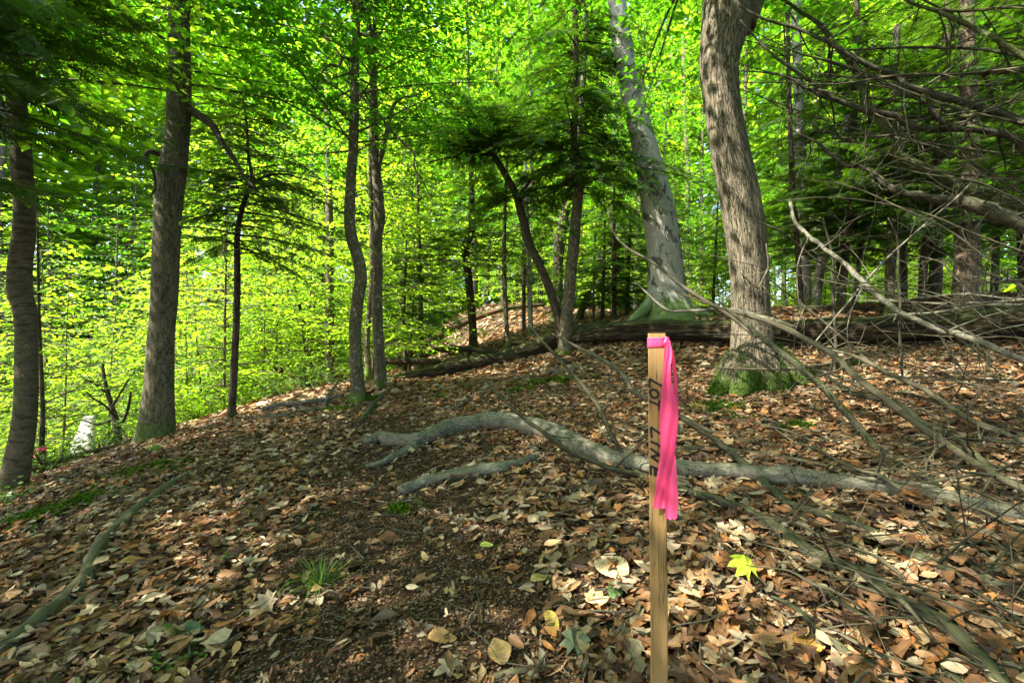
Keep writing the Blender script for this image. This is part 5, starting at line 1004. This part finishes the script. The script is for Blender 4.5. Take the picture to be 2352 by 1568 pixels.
tuft('grass_tuft', 'small thin grass tuft on the leaves above the pale curved stick', 1015, 915, 60, .16, 'grass', 1.0, seed=3, wd=.003)
tuft('grass_tuft', 'grass tuft right of the thin one, near the long mossy log', 1062, 888, 50, .15, 'grass', 1.0, seed=4, wd=.003)
def shrub(name, label, px, py, Y, R, n, size, mat, cat='shrub', seed=1, ht=1.0, kind='six'):
    rng = np.random.default_rng(seed); c = P(px, py, Y); c[2] = float(gz(c[0], c[1])); root = empty(name, c, label, cat); mb = MB(); st = MB(); lf = Leafer()
    for k in range(n):
        a = rng.uniform(0, 6.3); e = rng.uniform(.3, 1.3); d = np.array([math.cos(a) * math.cos(e), math.sin(a) * math.cos(e), math.sin(e) * ht])
        leafy_branch(st, lf, c + rng.normal(size=3) * .03, nrm(d), R * rng.uniform(.6, 1.1), rng, size, size * .55, 'dead_moss', .1)
    lf.flush(mb, mat, rng, kind); st.build('stems', root, c); mb.build('leaves', root, c); return root
shrub('low_shrub', 'low bright green shrub in front of the straight grey pole', 712, 905, 8.6, .75, 30, .06, 'fern', seed=1)
shrub('low_shrub', 'low green shrub at the crest left of the S bent trunk', 640, 915, 8.2, .6, 20, .06, 'fern', seed=2)
shrub('low_shrub', 'pale sunlit low shrub in the valley right of the slender hemlock', 592, 890, 9.4, 1.0, 40, .08, 'maple', seed=3)
shrub('low_shrub', 'sunlit low shrub at the crest left of the slender hemlock', 450, 965, 8.2, .9, 30, .07, 'maple', seed=4)
shrub('fern_clump', 'small dark green fern clump at the foot of the leftmost trunk', 34, 1155, 3.6, .2, 16, .04, 'fern', 'fern', seed=5)
shrub('low_shrub', 'green low plants on the slope between the leftmost trunk and the split log', 110, 1095, 5.2, .6, 24, .06, 'fern', seed=6)
shrub('low_shrub', 'green low plants left of the large grey maple beside the split log', 235, 1060, 5.9, .5, 22, .06, 'fern', seed=7)
for k, (lb, px, py, R) in enumerate([('tiny green seedling in the lower left by the pale forked stick', 465, 1500, .035), ('tiny green seedling left of the dark green fallen leaf', 345, 1505, .035), ('tiny two leaved seedling on the left slope', 540, 1290, .03), ('small green seedling at the mossy foot of the ridged trunk', 1836, 888, .05), ('tiny seedling on the leaves below the pale curved stick end', 1300, 852, .06)]):
    c = G(px, py); shrub('seedling', lb, px, py, c[1], R, 4, .026, 'fern', 'seedling', 30 + k)
mb = MB(); rng = np.random.default_rng(17)
for px, py, rx, ry, n in ((1650, 945, .22, .2, 2600), (1830, 988, .12, .08, 900), (1270, 880, .5, .25, 2600), (350, 1085, .35, .18, 1800), (170, 1165, .35, .2, 2000), (60, 1200, .3, .15, 1200), (772, 948, .22, .15, 1300), (1590, 720, .7, .5, 2500), (1480, 730, .5, .4, 1800), (1700, 965, .14, .12, 900), (1960, 845, .2, .15, 600), (1200, 900, .3, .15, 700), (925, 1178, .1, .05, 500), (848, 922, .16, .1, 1200)):
    c = G(px, py); a = rng.uniform(0, 6.3, n); q = np.abs(rng.normal(size=n)) * .6; x = c[0] + np.cos(a) * q * rx; y = c[1] + np.sin(a) * q * ry
    g = fbm(x * 7, y * 7, 61) > -.06; x, y = x[g], y[g]; n = len(x); s = .008 + .0016 * c[1]
    scatter(mb, LEAF4, LEAF4Q, None, np.stack([x, y, gz(x, y) + rng.uniform(.01, .05, n)], -1), UP + rng.normal(size=(n, 3)) * .6, rng.normal(size=(n, 3)), rng.uniform(.6, 1.4, n) * s * 1.6, tints(n, rng, .5, 1.5), 'moss')
tag(mb.build('ground_moss'), 'patches of short green moss on the forest floor', kind='stuff')

build_litter()
# ------------------------------------------------------------------ light and camera
w = bpy.data.worlds.new('World'); S.world = w; w.use_nodes = True
nt = w.node_tree; nt.nodes.clear()
sky = nt.nodes.new('ShaderNodeTexSky'); sky.sky_type = 'NISHITA'; sky.sun_disc = False
EL, AZ = 50, -110                  # degrees: height of the sun; heading from straight ahead, minus = left
sky.sun_elevation = rad(EL); sky.sun_rotation = rad(AZ % 360); sky.air_density = 1.0; sky.dust_density = 2.0
bg = nt.nodes.new('ShaderNodeBackground'); bg.inputs[1].default_value = .15
o = nt.nodes.new('ShaderNodeOutputWorld'); nt.links.new(sky.outputs[0], bg.inputs[0]); nt.links.new(bg.outputs[0], o.inputs[0])
sun = bpy.data.lights.new('sun', 'SUN'); sun.energy = 5; sun.angle = rad(.5); sun.color = (1, .95, .84)
so = bpy.data.objects.new('sun', sun); COL.objects.link(so)
ts = Vector((math.sin(rad(AZ)) * math.cos(rad(EL)), math.cos(rad(AZ)) * math.cos(rad(EL)), math.sin(rad(EL))))
so.rotation_euler = ts.to_track_quat('Z', 'Y').to_euler()
cam = bpy.data.cameras.new('camera'); cam.lens = 16; cam.sensor_width = 36; cam.clip_end = 2000; cam.clip_start = .02
co = bpy.data.objects.new('camera', cam); COL.objects.link(co); co.location = (0, 0, H); co.rotation_euler = (rad(90), 0, 0)
S.camera = co
S.view_settings.view_transform = 'Standard'; S.view_settings.look = 'None'; S.view_settings.gamma = 1; S.view_settings.use_curve_mapping = False
S.view_settings.exposure = 2.35
cy = S.cycles; cy.max_bounces = 8; cy.diffuse_bounces = 5; cy.transmission_bounces = 6; cy.glossy_bounces = 2; cy.transparent_max_bounces = 4
cy.use_denoising = True; cy.sample_clamp_indirect = 6; cy.caustics_reflective = False; cy.caustics_refractive = False
